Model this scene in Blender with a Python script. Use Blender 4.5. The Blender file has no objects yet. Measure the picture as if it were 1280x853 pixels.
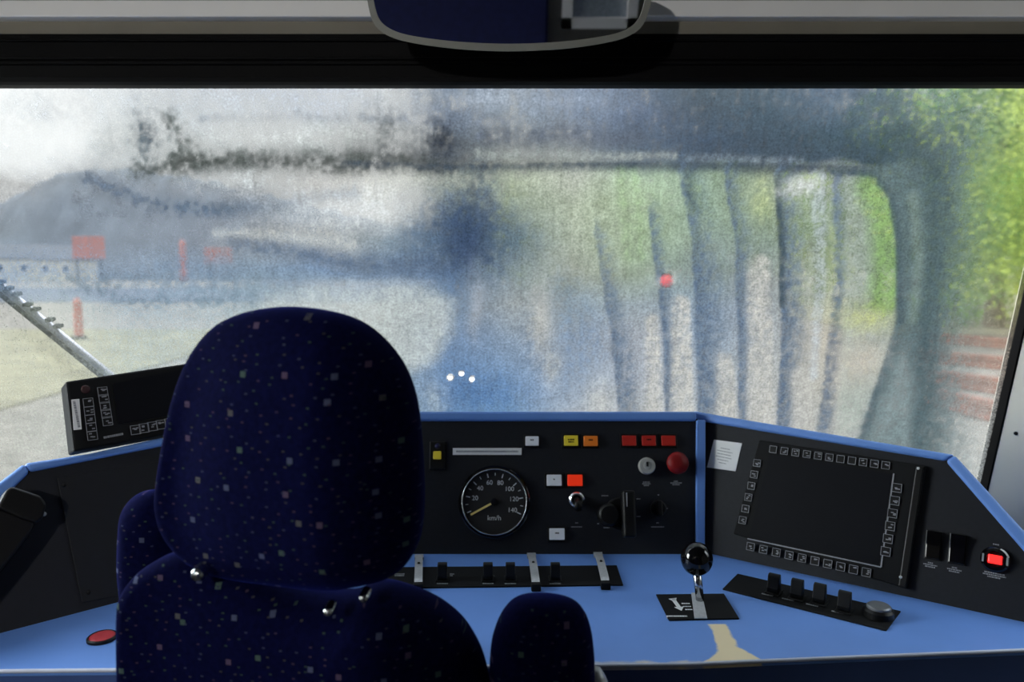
import bpy, bmesh, math, random
import numpy as np
from mathutils import Vector, Matrix

random.seed(7)
COL = bpy.context.scene.collection
SC = bpy.context.scene

# ------------------------------------------------------------------ camera, world, sun, exposure
FPX, CX, CY = 967.0, 640.0, 426.5
PITCH = math.atan((CY - 330.0) / FPX)
EYE = Vector((0, 0, 1.35))
cam = bpy.data.objects.new('camera', bpy.data.cameras.new('camera'))
COL.objects.link(cam)
cam.location = EYE
cam.rotation_euler = (math.pi / 2 - PITCH, 0, 0)
cam.data.sensor_width = 36.0
cam.data.lens = 36.0 * FPX / 1280.0
cam.data.clip_start = 0.02
cam.data.clip_end = 2000
cam.data.dof.use_dof = True
cam.data.dof.focus_distance = 1.35
cam.data.dof.aperture_fstop = 3.4
SC.camera = cam

SC.view_settings.view_transform = 'Standard'
SC.view_settings.look = 'None'
SC.view_settings.gamma = 1.0
SC.view_settings.use_curve_mapping = False
SC.view_settings.exposure = 0.0
try:
    SC.cycles.max_bounces = 10
    SC.cycles.diffuse_bounces = 4
    SC.cycles.transparent_max_bounces = 12
except Exception:
    pass

world = bpy.data.worlds.new('sky_world')
SC.world = world
world.use_nodes = True
wt = world.node_tree
wt.nodes.clear()
w_out = wt.nodes.new('ShaderNodeOutputWorld')
w_bg = wt.nodes.new('ShaderNodeBackground')
w_tc = wt.nodes.new('ShaderNodeTexCoord')
w_sep = wt.nodes.new('ShaderNodeSeparateXYZ')
w_ramp = wt.nodes.new('ShaderNodeValToRGB')
w_noise = wt.nodes.new('ShaderNodeTexNoise')
w_mix = wt.nodes.new('ShaderNodeMixRGB')
w_noise.inputs['Scale'].default_value = 4.0
w_noise.inputs['Detail'].default_value = 5.0
e = w_ramp.color_ramp.elements
e[0].position = 0.0
e[0].color = (1.0, 1.0, 1.0, 1)
e[1].position = 0.26
e[1].color = (1.25, 1.26, 1.27, 1)
n_ = w_ramp.color_ramp.elements.new(0.5)
n_.color = (5.6, 5.9, 6.3, 1)
n_ = w_ramp.color_ramp.elements.new(1.0)
n_.color = (9.6, 10.2, 11.2, 1)
wt.links.new(w_tc.outputs['Generated'], w_sep.inputs[0])
wt.links.new(w_sep.outputs['Z'], w_ramp.inputs[0])
wt.links.new(w_tc.outputs['Generated'], w_noise.inputs['Vector'])
w_mix.blend_type = 'MULTIPLY'
w_mix.inputs[0].default_value = 0.35
wt.links.new(w_ramp.outputs[0], w_mix.inputs[1])
wt.links.new(w_noise.outputs[0], w_mix.inputs[2])
w_sc = wt.nodes.new('ShaderNodeVectorMath')
w_sc.operation = 'SCALE'
w_sc.inputs['Scale'].default_value = 1.0
w_lx = wt.nodes.new('ShaderNodeMapRange')          # bright lobe added on the left, abeam, to light the cab
w_lx.inputs['From Min'].default_value = -0.88
w_lx.inputs['From Max'].default_value = -1.0
w_lx.inputs['To Min'].default_value = 1.15
w_lx.inputs['To Max'].default_value = 32.0
wt.links.new(w_sep.outputs['X'], w_lx.inputs['Value'])
wt.links.new(w_lx.outputs[0], w_sc.inputs['Scale'])
wt.links.new(w_mix.outputs[0], w_sc.inputs[0])
wt.links.new(w_sc.outputs[0], w_bg.inputs['Color'])
w_bg.inputs['Strength'].default_value = 1.0
wt.links.new(w_bg.outputs[0], w_out.inputs[0])

FILL_LAMP = 2300.0     # bulb of the fill lamp added behind the viewer
sun_d = bpy.data.lights.new('sun', 'SUN')
sun = bpy.data.objects.new('sun', sun_d)
COL.objects.link(sun)
sun_d.energy = 2.0
sun_d.angle = 0.05
sun_d.color = (1.0, 0.95, 0.85)
sun.rotation_euler = (math.radians(48), 0, math.radians(35))   # high behind the cab, to the right

# ------------------------------------------------------------------ measuring helpers
_F = Vector((0, math.cos(PITCH), -math.sin(PITCH)))
_U = Vector((0, math.sin(PITCH), math.cos(PITCH)))
_R = Vector((1, 0, 0))


def ray(x, y):
    return _F + _R * ((x - CX) / FPX) + _U * ((CY - y) / FPX)


def hit(x, y, o, n):
    d = ray(x, y)
    return EYE + d * (n.dot(o - EYE) / n.dot(d))


def atY(x, y, Y):
    d = ray(x, y)
    return EYE + d * (Y / d.y)


class Frame:
    """A flat working plane: origin, x along it, y up it, z out of it towards the driver."""

    def __init__(s, o, ex, n):
        s.o = Vector(o)
        s.z = Vector(n).normalized()
        s.x = (Vector(ex) - s.z * Vector(ex).dot(s.z)).normalized()
        s.y = s.z.cross(s.x)

    def uv(s, px, py, lift=0.0):
        p = hit(px, py, s.o + s.z * lift, s.z) - s.o
        return (p.dot(s.x), p.dot(s.y))

    def mat(s, px=None, py=None, lift=0.0, at=None, rot=0.0):
        u, v = at if at is not None else (s.uv(px, py) if px is not None else (0, 0))
        o = s.o + s.x * u + s.y * v + s.z * lift
        c, q = math.cos(rot), math.sin(rot)
        x = s.x * c + s.y * q
        y = s.y * c - s.x * q
        return Matrix(((x.x, y.x, s.z.x, o.x), (x.y, y.y, s.z.y, o.y), (x.z, y.z, s.z.z, o.z), (0, 0, 0, 1)))


DESK_Z = 0.75
DESK = Frame((0, 1.3, DESK_Z), (1, 0, 0), (0, 0, 1))
LEAN = math.radians(20)
_s, _c = math.sin(LEAN), math.cos(LEAN)
cb = hit(700, 693, DESK.o, DESK.z)
CEN = Frame((0, cb.y, DESK_Z), (1, 0, 0), (0, -_c, _s))
ra, rb = hit(880, 691, DESK.o, DESK.z), hit(1280, 778, DESK.o, DESK.z)
rd = (rb - ra).normalized()
rh = Vector((-rd.y, rd.x, 0))
RGT = Frame(ra, rd, -rh * _c + Vector((0, 0, _s)))
la, lb = hit(0, 792, DESK.o, DESK.z), hit(205, 738, DESK.o, DESK.z)
ld = (lb - la).normalized()
lh = Vector((-ld.y, ld.x, 0))
LFT = Frame(lb, ld, -lh * _c + Vector((0, 0, _s)))
RAKE = math.atan(0.24)
GLS = Frame((0, 1.80, 0.85), (1, 0, 0), (0, -math.cos(RAKE), -math.sin(RAKE)))

# ------------------------------------------------------------------ materials


def lin(c):
    r = [((v / 255.0) / 12.92 if v / 255.0 <= 0.04045 else ((v / 255.0 + 0.055) / 1.055) ** 2.4) for v in c]
    return (r[0], r[1], r[2], 1.0)


def mat(name, rgb, rough=0.5, metal=0.0, noise=0.0, nscale=30.0, bump=0.0, emit=None, estr=1.0, spec=0.5):
    m = bpy.data.materials.new(name)
    m.use_nodes = True
    nt = m.node_tree
    b = nt.nodes['Principled BSDF']
    b.inputs['Roughness'].default_value = rough
    b.inputs['Metallic'].default_value = metal
    b.inputs['Specular IOR Level'].default_value = spec
    c = lin(rgb)
    b.inputs['Base Color'].default_value = c
    tc = nt.nodes.new('ShaderNodeTexCoord')
    nz = nt.nodes.new('ShaderNodeTexNoise')
    nz.inputs['Scale'].default_value = nscale
    nz.inputs['Detail'].default_value = 4
    nt.links.new(tc.outputs['Object'], nz.inputs['Vector'])
    if noise > 0:
        rp = nt.nodes.new('ShaderNodeValToRGB')
        rp.color_ramp.elements[0].position = 0.3
        rp.color_ramp.elements[1].position = 0.7
        rp.color_ramp.elements[0].color = tuple(v * (1 - noise) for v in c[:3]) + (1,)
        rp.color_ramp.elements[1].color = tuple(min(1, v * (1 + noise)) for v in c[:3]) + (1,)
        nt.links.new(nz.outputs[0], rp.inputs[0])
        nt.links.new(rp.outputs[0], b.inputs['Base Color'])
    if bump > 0:
        bp = nt.nodes.new('ShaderNodeBump')
        bp.inputs['Strength'].default_value = bump
        bp.inputs['Distance'].default_value = 0.002
        nt.links.new(nz.outputs[0], bp.inputs['Height'])
        nt.links.new(bp.outputs[0], b.inputs['Normal'])
    if emit is not None:
        b.inputs['Emission Color'].default_value = lin(emit)
        b.inputs['Emission Strength'].default_value = estr
    return m


M = {}
M['panel'] = mat('panel_charcoal', (22, 24, 31), 0.6, noise=0.12, nscale=120, bump=0.05, spec=0.3)
M['panel2'] = mat('cover_charcoal', (20, 22, 28), 0.62, noise=0.1, nscale=90, spec=0.3)
M['black'] = mat('black_plastic', (9, 9, 11), 0.45, noise=0.1, spec=0.3)
M['blackm'] = mat('black_matt', (11, 12, 15), 0.7, noise=0.15, spec=0.2)
M['gloss'] = mat('gloss_black', (6, 6, 8), 0.08, noise=0.05)
M['rubber'] = mat('black_rubber', (4, 4, 6), 0.7, noise=0.1, spec=0.12)
M['chrome'] = mat('chrome', (205, 208, 212), 0.18, 1.0, noise=0.05)
M['steel'] = mat('brushed_steel', (186, 188, 192), 0.45, 0.35, noise=0.12, nscale=200)
M['satin'] = mat('satin_metal', (170, 170, 166), 0.5, 0.25, noise=.05)
M['white'] = mat('white_print', (225, 227, 230), 0.6, noise=0.04)
M['print'] = mat('grey_print', (138, 140, 146), 0.7, noise=0.05)
M['paper'] = mat('paper', (225, 225, 226), 0.8, noise=0.03)
M['lampw'] = mat('lamp_white', (225, 228, 235), 0.4, noise=0.04, emit=(200, 205, 215), estr=0.05)
M['lampy'] = mat('lamp_yellow', (176, 160, 44), 0.4, noise=0.06, emit=(190, 175, 50), estr=0.22)
M['lampo'] = mat('lamp_orange', (180, 100, 34), 0.4, noise=0.06, emit=(190, 100, 25), estr=0.2)
M['lampr'] = mat('lamp_dull_red', (135, 30, 24), 0.4, noise=0.06, emit=(140, 24, 14), estr=0.2)
M['lampR'] = mat('lamp_bright_red', (200, 50, 25), 0.4, noise=0.06, emit=(215, 45, 14), estr=0.6)
M['redbtn'] = mat('red_button', (120, 10, 14), 0.5, noise=0.05, spec=0.3)
M['glow'] = mat('lit_red', (240, 40, 30), 0.4, noise=0.04, emit=(255, 40, 40), estr=1.5)
M['yellow'] = mat('needle_yellow', (255, 226, 140), 0.5, noise=0.03)
M['screen'] = mat('screen_glass', (13, 14, 20), 0.5, noise=0.03, spec=0.12)
M['red_led'] = mat('dark_red_led', (44, 6, 9), 0.5, noise=0.04)
M['sidewall'] = mat('side_wall_grey', (84, 84, 82), 0.6, noise=0.03, nscale=8)
M['greywall'] = mat('pale_grey_panel', (238, 234, 220), 0.55, noise=0.03, nscale=8)
M['strip'] = mat('pale_strip', (238, 238, 238), 0.5, noise=0.03, nscale=6)
M['taupe'] = mat('taupe_recess', (120, 116, 106), 0.7, noise=0.12, nscale=5)
M['ceil'] = mat('ceiling_grey', (96, 96, 95), 0.8, noise=0.05)
M['floor'] = mat('floor_vinyl', (50, 52, 58), 0.7, noise=0.2, nscale=60)
M['backwall'] = mat('back_wall_grey', (92, 90, 84), 0.7, noise=0.05)
M['screen_cloth'] = mat('navy_cloth', (22, 26, 78), 0.9, noise=0.2, nscale=40)
M['mirrorrim'] = mat('mirror_rim_grey', (112, 114, 108), 0.5, noise=0.04)
M['mirror'] = mat('mirror_silver', (225, 228, 230), 0.02, 1.0)
M['silver'] = mat('wiper_silver', (214, 214, 226), 0.4, 0.3, noise=0.08)
M['gravel'] = mat('gravel', (98, 93, 86), 0.95, noise=0.35, nscale=3)
M['asphalt'] = mat('asphalt', (62, 68, 80), 0.9, noise=0.15, nscale=1.5)
M['verge'] = mat('dry_verge', (98, 94, 72), 0.95, noise=0.3, nscale=0.8)
M['rust'] = mat('rust', (110, 70, 56), 0.85, noise=0.25, nscale=4)
M['sleeper'] = mat('sleeper', (62, 55, 49), 0.9, noise=0.25, nscale=6)
M['rail'] = mat('rail_steel', (70, 62, 58), 0.8, 0.0, noise=0.15)
M['hill'] = mat('wooded_hill', (66, 72, 78), 0.95, noise=0.3, nscale=0.15)
M['leaf'] = mat('leaf_green', (88, 118, 40), 0.7, noise=0.45, nscale=0.7)
M['leaf2'] = mat('leaf_yellow_green', (118, 130, 36), 0.7, noise=0.4, nscale=0.7)
M['leaf3'] = mat('leaf_dark', (66, 86, 54), 0.75, noise=0.4, nscale=0.7)
M['bark'] = mat('bark', (74, 62, 52), 0.9, noise=0.3, nscale=5)
M['orange'] = mat('barrier_orange', (146, 84, 70), 0.7, noise=0.08)
M['redsig'] = mat('signal_red', (225, 40, 50), 0.5, noise=0.03, emit=(255, 60, 70), estr=0.8)
M['house'] = mat('house_render', (168, 164, 150), 0.85, noise=0.08, nscale=2)
M['rooft'] = mat('roof_tile', (74, 76, 80), 0.85, noise=0.15, nscale=4)
M['drop'] = mat('sun_glint_dot', (240, 242, 244), 0.6)
b_ = M['drop'].node_tree.nodes['Principled BSDF']
t_ = M['drop'].node_tree.nodes.new('ShaderNodeBsdfTranslucent')
t_.inputs[0].default_value = (.8, .8, .8, 1)
M['drop'].node_tree.links.new(t_.outputs[0], M['drop'].node_tree.nodes['Material Output'].inputs[0])


def desk_material():
    """Blue moulded laminate with a patch worn down to cream below the lever plate and along the front edge."""
    m = mat('blue_desk', (100, 142, 214), 0.45, noise=0.05, nscale=7)
    nt = m.node_tree
    b = nt.nodes['Principled BSDF']
    base = b.inputs['Base Color'].links[0].from_socket
    tc = nt.nodes.new('ShaderNodeTexCoord')
    sep = nt.nodes.new('ShaderNodeSeparateXYZ')
    nt.links.new(tc.outputs['Object'], sep.inputs[0])

    def op(kind, a, b_=None, clamp=False):
        n = nt.nodes.new('ShaderNodeMath')
        n.operation = kind
        n.use_clamp = clamp
        for i, v in enumerate((a, b_)):
            if v is None:
                continue
            if isinstance(v, (int, float)):
                n.inputs[i].default_value = v
            else:
                nt.links.new(v, n.inputs[i])
        return n.outputs[0]
    nz = nt.nodes.new('ShaderNodeTexNoise')
    nz.inputs['Scale'].default_value = 28
    nz.inputs['Detail'].default_value = 3
    nt.links.new(tc.outputs['Object'], nz.inputs['Vector'])
    wob = op('MULTIPLY', op('SUBTRACT', nz.outputs[0], 0.5), 0.022)
    u0, v0 = DESK.uv(898, 782)
    _, vf = DESK.uv(898, 829)
    # t runs 0 at the lever plate to 1 at the desk's front edge
    t = op('DIVIDE', op('SUBTRACT', v0, sep.outputs['Y']), v0 - vf, True)
    half = op('ADD', op('MULTIPLY', op('POWER', t, 5.0), 0.042), 0.016)
    cx_ = op('ADD', op('MULTIPLY', t, -0.006), u0)
    d = op('ABSOLUTE', op('ADD', op('SUBTRACT', sep.outputs['X'], cx_), wob))
    m1 = op('MULTIPLY', op('SUBTRACT', half, d), 260, True)
    inside = op('LESS_THAN', sep.outputs['Y'], v0 + 0.004)
    m1 = op('MULTIPLY', m1, inside)
    # worn pale front edge
    ed = op('MULTIPLY', op('SUBTRACT', op('ADD', vf + 0.007, wob), sep.outputs['Y']), 120, True)
    dx = op('ABSOLUTE', op('SUBTRACT', sep.outputs['X'], u0 - 0.03))
    edx = op('SUBTRACT', 1.0, op('MULTIPLY', dx, 3.2), True)
    m2 = op('MULTIPLY', ed, edx)
    mm = op('MAXIMUM', op('MULTIPLY', m1, 0.9), m2)
    mx = nt.nodes.new('ShaderNodeMixRGB')
    nt.links.new(mm, mx.inputs[0])
    nt.links.new(base, mx.inputs[1])
    mx.inputs[2].default_value = lin((236, 216, 168))
    nt.links.new(mx.outputs[0], b.inputs['Base Color'])
    return m


M['desk'] = desk_material()


def fabric_material():
    """Navy moquette woven with small square flecks in pale green, pink and lavender."""
    m = mat('navy_moquette', (7, 9, 42), 0.95, noise=0.25, nscale=160, spec=0.03)
    nt = m.node_tree
    b = nt.nodes['Principled BSDF']
    base = b.inputs['Base Color'].links[0].from_socket
    tc = nt.nodes.new('ShaderNodeTexCoord')
    cur = base
    for (scale, thr, bright, seed, sy) in ((23.0, 0.076, 1.0, 0.0, 1.0), (50.0, 0.085, 0.6, 3.7, 1.9)):
        mp = nt.nodes.new('ShaderNodeMapping')           # the weave is laid on the cushion faces: across and up
        mp.inputs['Location'].default_value = (seed, seed * 1.7, 0)
        mp.inputs['Rotation'].default_value = (math.pi / 2, 0, 0)
        mp.inputs['Scale'].default_value = (1.0, 1.0, sy)
        nt.links.new(tc.outputs['Object'], mp.inputs['Vector'])
        vo = nt.nodes.new('ShaderNodeTexVoronoi')
        vo.voronoi_dimensions = '2D'
        vo.distance = 'CHEBYCHEV'
        vo.inputs['Scale'].default_value = scale
        vo.inputs['Randomness'].default_value = 0.9
        nt.links.new(mp.outputs[0], vo.inputs['Vector'])
        lt = nt.nodes.new('ShaderNodeMath')
        lt.operation = 'LESS_THAN'
        lt.inputs[1].default_value = thr
        nt.links.new(vo.outputs['Distance'], lt.inputs[0])
        sepc = nt.nodes.new('ShaderNodeSeparateColor')
        nt.links.new(vo.outputs['Color'], sepc.inputs[0])
        rp = nt.nodes.new('ShaderNodeValToRGB')
        rp.color_ramp.interpolation = 'CONSTANT'
        els = rp.color_ramp.elements
        els[0].position = 0
        els[0].color = tuple(v * bright for v in lin((60, 76, 72))[:3]) + (1,)
        els[1].position = 0.3
        els[1].color = tuple(v * bright for v in lin((74, 62, 82))[:3]) + (1,)
        for p_, c_ in ((0.55, (66, 72, 96)), (0.8, (72, 72, 74))):
            n = els.new(p_)
            n.color = tuple(v * bright for v in lin(c_)[:3]) + (1,)
        nt.links.new(sepc.outputs[0], rp.inputs[0])
        pick = nt.nodes.new('ShaderNodeMath')
        pick.operation = 'GREATER_THAN'
        pick.inputs[1].default_value = 0.2
        nt.links.new(sepc.outputs[1], pick.inputs[0])
        mu = nt.nodes.new('ShaderNodeMath')
        mu.operation = 'MULTIPLY'
        nt.links.new(lt.outputs[0], mu.inputs[0])
        nt.links.new(pick.outputs[0], mu.inputs[1])
        mx = nt.nodes.new('ShaderNodeMixRGB')
        nt.links.new(mu.outputs[0], mx.inputs[0])
        nt.links.new(cur, mx.inputs[1])
        nt.links.new(rp.outputs[0], mx.inputs[2])
        cur = mx.outputs[0]
    nt.links.new(cur, b.inputs['Base Color'])
    b.inputs['Sheen Weight'].default_value = 0.14
    b.inputs['Sheen Roughness'].default_value = 0.4
    b.inputs['Sheen Tint'].default_value = lin((50, 70, 210))
    return m


M['fabric'] = fabric_material()


def clear_material():
    m = bpy.data.materials.new('clear_pane')
    m.use_nodes = True
    nt = m.node_tree
    nt.nodes.clear()
    out = nt.nodes.new('ShaderNodeOutputMaterial')
    tr = nt.nodes.new('ShaderNodeBsdfTransparent')
    tr.inputs[0].default_value = (0.93, 0.96, 0.95, 1)
    nt.links.new(tr.outputs[0], out.inputs[0])
    return m


M['clear'] = clear_material()


def dirt_and_shade_material():
    """A film of dirt on the pane, sun and shade put into its colour: where it lies thick it scatters daylight, where it is thin one sees through."""
    m = bpy.data.materials.new('grimy_shaded_glass')
    m.use_nodes = True
    nt = m.node_tree
    nt.nodes.clear()
    out = nt.nodes.new('ShaderNodeOutputMaterial')
    at = nt.nodes.new('ShaderNodeAttribute')
    at.attribute_name = 'grime_and_shade'
    tc = nt.nodes.new('ShaderNodeTexCoord')
    mp = nt.nodes.new('ShaderNodeMapping')
    mp.inputs['Scale'].default_value = (1.0, 1.0, 1.0)
    nt.links.new(tc.outputs['Object'], mp.inputs[0])
    gr = nt.nodes.new('ShaderNodeTexNoise')
    gr.inputs['Scale'].default_value = 210
    gr.inputs['Detail'].default_value = 3
    gr.inputs['Roughness'].default_value = 0.7
    nt.links.new(mp.outputs[0], gr.inputs['Vector'])
    mp2 = nt.nodes.new('ShaderNodeMapping')
    mp2.inputs['Scale'].default_value = (120, 7, 1)
    nt.links.new(tc.outputs['Object'], mp2.inputs[0])
    dr = nt.nodes.new('ShaderNodeTexNoise')
    dr.inputs['Scale'].default_value = 1.0
    dr.inputs['Detail'].default_value = 3
    nt.links.new(mp2.outputs[0], dr.inputs['Vector'])

    def op(kind, a, b_=None, clamp=False):
        n = nt.nodes.new('ShaderNodeMath')
        n.operation = kind
        n.use_clamp = clamp
        for i, v in enumerate((a, b_)):
            if v is None:
                continue
            if isinstance(v, (int, float)):
                n.inputs[i].default_value = v
            else:
                nt.links.new(v, n.inputs[i])
        return n.outputs[0]
    g1 = op('MULTIPLY', op('SUBTRACT', gr.outputs[0], 0.5), 1.7)
    g2 = op('MULTIPLY', op('SUBTRACT', dr.outputs[0], 0.5), 0.45)
    g = op('ADD', g1, g2)
    thin = op('MULTIPLY', at.outputs['Alpha'], op('SUBTRACT', 1.0, at.outputs['Alpha']))
    al = op('ADD', at.outputs['Alpha'], op('MULTIPLY', g, op('MULTIPLY', thin, 1.6)), True)
    br = op('ADD', 1.0, g)
    vm = nt.nodes.new('ShaderNodeVectorMath')
    vm.operation = 'SCALE'
    nt.links.new(at.outputs['Color'], vm.inputs[0])
    nt.links.new(br, vm.inputs['Scale'])
    tl = nt.nodes.new('ShaderNodeBsdfTranslucent')
    df = nt.nodes.new('ShaderNodeBsdfDiffuse')
    nt.links.new(vm.outputs[0], tl.inputs[0])
    nt.links.new(vm.outputs[0], df.inputs[0])
    mx = nt.nodes.new('ShaderNodeMixShader')
    mx.inputs[0].default_value = 0.12
    nt.links.new(tl.outputs[0], mx.inputs[1])
    nt.links.new(df.outputs[0], mx.inputs[2])
    tr = nt.nodes.new('ShaderNodeBsdfTransparent')
    mo = nt.nodes.new('ShaderNodeMixShader')
    nt.links.new(al, mo.inputs[0])
    nt.links.new(tr.outputs[0], mo.inputs[1])
    nt.links.new(mx.outputs[0], mo.inputs[2])
    nt.links.new(mo.outputs[0], out.inputs[0])
    return m


M['grime_and_shade'] = dirt_and_shade_material()

# ------------------------------------------------------------------ object helpers


def link(name, bm, m, parent=None, mtx=None, smooth=False, bevel=0.0):
    bmesh.ops.recalc_face_normals(bm, faces=bm.faces[:])
    me = bpy.data.meshes.new(name)
    if smooth:
        for f in bm.faces:
            f.smooth = True
    bm.to_mesh(me)
    bm.free()
    if isinstance(m, (list, tuple)):
        for q in m:
            me.materials.append(q)
    else:
        me.materials.append(m)
    o = bpy.data.objects.new(name, me)
    COL.objects.link(o)
    if parent is not None:
        o.parent = parent
    if mtx is not None:
        o.matrix_local = mtx
    if bevel > 0:
        b = o.modifiers.new('bevel', 'BEVEL')
        b.width = bevel
        b.segments = 2 if bevel < .006 else 4
        b.limit_method = 'ANGLE'
    return o


def tag(o, label, cat, group=None):
    o['label'] = label
    o['category'] = cat
    if group:
        o['group'] = group
    return o


def thing(name, label, cat, mtx=None, group=None):
    o = bpy.data.objects.new(name, None)
    o.empty_display_size = 0.02
    COL.objects.link(o)
    if mtx is not None:
        o.matrix_world = mtx
    return tag(o, label, cat, group)


def struct(name, bm, m, parent=None, mtx=None, bevel=0.0, smooth=False):
    o = link(name, bm, m, parent, mtx, bevel=bevel, smooth=smooth)
    o['kind'] = 'structure'
    return o


def NB():
    return bmesh.new()


def box(bm, x0, x1, y0, y1, z0, z1):
    v = [bm.verts.new((x, y, z)) for z in (z0, z1) for (x, y) in ((x0, y0), (x1, y0), (x1, y1), (x0, y1))]
    for q in ((3, 2, 1, 0), (4, 5, 6, 7), (0, 1, 5, 4), (1, 2, 6, 5), (2, 3, 7, 6), (3, 0, 4, 7)):
        bm.faces.new([v[i] for i in q])
    return bm


def prism(bm, poly, z0, z1):
    a = [bm.verts.new((p[0], p[1], z0)) for p in poly]
    b = [bm.verts.new((p[0], p[1], z1)) for p in poly]
    n = len(poly)
    bm.faces.new(a[::-1])
    bm.faces.new(b)
    for i in range(n):
        bm.faces.new((a[i], a[(i + 1) % n], b[(i + 1) % n], b[i]))
    return bm


def lathe(bm, prof, seg=32, cx=0.0, cy=0.0):
    """prof: list of (radius, z); closed at both ends when radius 0 is given."""
    rings = []
    for r, z in prof:
        if r < 1e-7:
            rings.append([bm.verts.new((cx, cy, z))])
        else:
            rings.append([bm.verts.new((cx + r * math.cos(2 * math.pi * k / seg), cy + r * math.sin(2 * math.pi * k / seg), z)) for k in range(seg)])
    for A, B in zip(rings[:-1], rings[1:]):
        for k in range(seg):
            q = (k + 1) % seg
            if len(A) == 1 and len(B) == 1:
                continue
            if len(A) == 1:
                bm.faces.new((A[0], B[k], B[q]))
            elif len(B) == 1:
                bm.faces.new((A[k], A[q], B[0]))
            else:
                bm.faces.new((A[k], A[q], B[q], B[k]))
    return bm


def tube(bm, pts, r, seg=10, r1=None):
    pts = [Vector(p) for p in pts]
    n = len(pts)
    rings = []
    for i, p in enumerate(pts):
        t = (pts[min(i + 1, n - 1)] - pts[max(i - 1, 0)]).normalized()
        a = t.orthogonal().normalized() if i == 0 else (prev - t * prev.dot(t)).normalized()
        prev = a
        b = t.cross(a)
        rr = r if r1 is None else r + (r1 - r) * i / (n - 1)
        rings.append([bm.verts.new(p + (a * math.cos(2 * math.pi * k / seg) + b * math.sin(2 * math.pi * k / seg)) * rr) for k in range(seg)])
    for A, B in zip(rings[:-1], rings[1:]):
        for k in range(seg):
            q = (k + 1) % seg
            bm.faces.new((A[k], A[q], B[q], B[k]))
    bm.faces.new(rings[0][::-1])
    bm.faces.new(rings[-1])
    return bm


def text_into(bm, s, size, x, y, z=0.0, rot=0.0):
    cu = bpy.data.curves.new('txt', 'FONT')
    cu.body = s
    cu.size = size
    cu.align_x = 'CENTER'
    cu.align_y = 'CENTER'
    ob = bpy.data.objects.new('txt', cu)
    COL.objects.link(ob)
    bpy.context.view_layer.update()
    dg = bpy.context.evaluated_depsgraph_get()
    me = bpy.data.meshes.new_from_object(ob.evaluated_get(dg))
    n0 = len(bm.verts)
    bm.from_mesh(me)
    bm.verts.ensure_lookup_table()
    R = Matrix.Translation((x, y, z)) @ Matrix.Rotation(rot, 4, 'Z')
    for v in bm.verts[n0:]:
        v.co = R @ v.co
    bpy.data.objects.remove(ob)
    bpy.data.curves.remove(cu)
    bpy.data.meshes.remove(me)
    return bm


def captions(m, parent, mtx, fr, items, **kw):
    for q, ln in items:
        bm = NB()
        u, v = fr.uv(*q)
        caption(bm, u, v, ln, **kw)
        link('lettering', bm, m, parent, mtx)


def caption(bm, u, v, lines, h=0.0022, gap=0.0035, rot=0.0, z=0.0006, rnd=random):
    """Worn small print: a few rows of broken dashes, as far as the eye can read it."""
    for i, w in enumerate(lines):
        x = -w / 2
        yy = -i * gap
        while x < w / 2 - 0.0006:
            L = min(rnd.uniform(0.0012, 0.0042), w / 2 - x)
            c, s = math.cos(rot), math.sin(rot)
            quad = [(x, yy - h / 2), (x + L, yy - h / 2), (x + L, yy + h / 2), (x, yy + h / 2)]
            prism(bm, [(u + c * a - s * b, v + s * a + c * b) for a, b in quad], 0.0001, z)
            x += L + 0.0007
    return bm


def smoothstep(a, b, x):
    t = np.clip((x - a) / (b - a), 0, 1)
    return t * t * (3 - 2 * t)


# ------------------------------------------------------------------ the cab's shell
XL, XR, YB = -1.30, 1.26, -1.0
ZC = 1.862
struct('floor', box(NB(), XL - .05, XR + .05, YB - .05, 1.86, -0.05, 0.0), M['floor'])
struct('ceiling', box(NB(), XL - .05, XR + .05, YB - .05, 1.60, ZC, ZC + 0.05), M['ceil'])
# left wall with side window openings added to light the cab
WZ0, WZ1 = 0.92, 1.78
LW = ((-0.45, 0.35), (0.86, 1.56))
bm = NB()
for y0, y1 in ((YB, LW[0][0]), (LW[0][1], LW[1][0]), (LW[1][1], 1.86)):
    box(bm, XL - .05, XL, y0, y1, 0, ZC)
for y0, y1 in LW:
    box(bm, XL - .05, XL, y0, y1, 0, WZ0)
    box(bm, XL - .05, XL, y0, y1, WZ1, ZC)
struct('wall_left', bm, M['sidewall'])
for nm, (y0, y1) in zip(('added_window_5', 'added_window_2'), LW):
    bm = NB()
    for a in ((y0, y0 + .03, WZ0, WZ1), (y1 - .03, y1, WZ0, WZ1), (y0, y1, WZ0, WZ0 + .03), (y0, y1, WZ1 - .03, WZ1)):
        box(bm, XL - .06, XL + .012, *a)
    w2 = struct(nm, bm, M['rubber'])
    struct('glass_pane', box(NB(), XL - .03, XL - .024, y0 + .02, y1 - .02, WZ0 + .02, WZ1 - .02), M['clear'], w2)
RY0, RY1, RZ0, RZ1 = 1.00, 1.40, 0.98, 1.74      # unseen quarter light added to brighten the right-hand pillar
bm = NB()
box(bm, XR, XR + .05, YB, RY0, 0, ZC)
box(bm, XR, XR + .05, RY1, 1.86, 0, ZC)
box(bm, XR, XR + .05, RY0, RY1, 0, RZ0)
box(bm, XR, XR + .05, RY0, RY1, RZ1, ZC)
struct('wall_right', bm, M['sidewall'])
bm = NB()
for a in ((RY0, RY0 + .03, RZ0, RZ1), (RY1 - .03, RY1, RZ0, RZ1), (RY0, RY1, RZ0, RZ0 + .03), (RY0, RY1, RZ1 - .03, RZ1)):
    box(bm, XR - .012, XR + .06, *a)
w4 = struct('added_window_4', bm, M['rubber'])
struct('glass_pane', box(NB(), XR + .024, XR + .03, RY0 + .02, RY1 - .02, RZ0 + .02, RZ1 - .02), M['clear'], w4)
struct('wall_back', box(NB(), XL - .05, XR + .05, YB - .05, YB, 0, ZC), M['backwall'])
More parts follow.
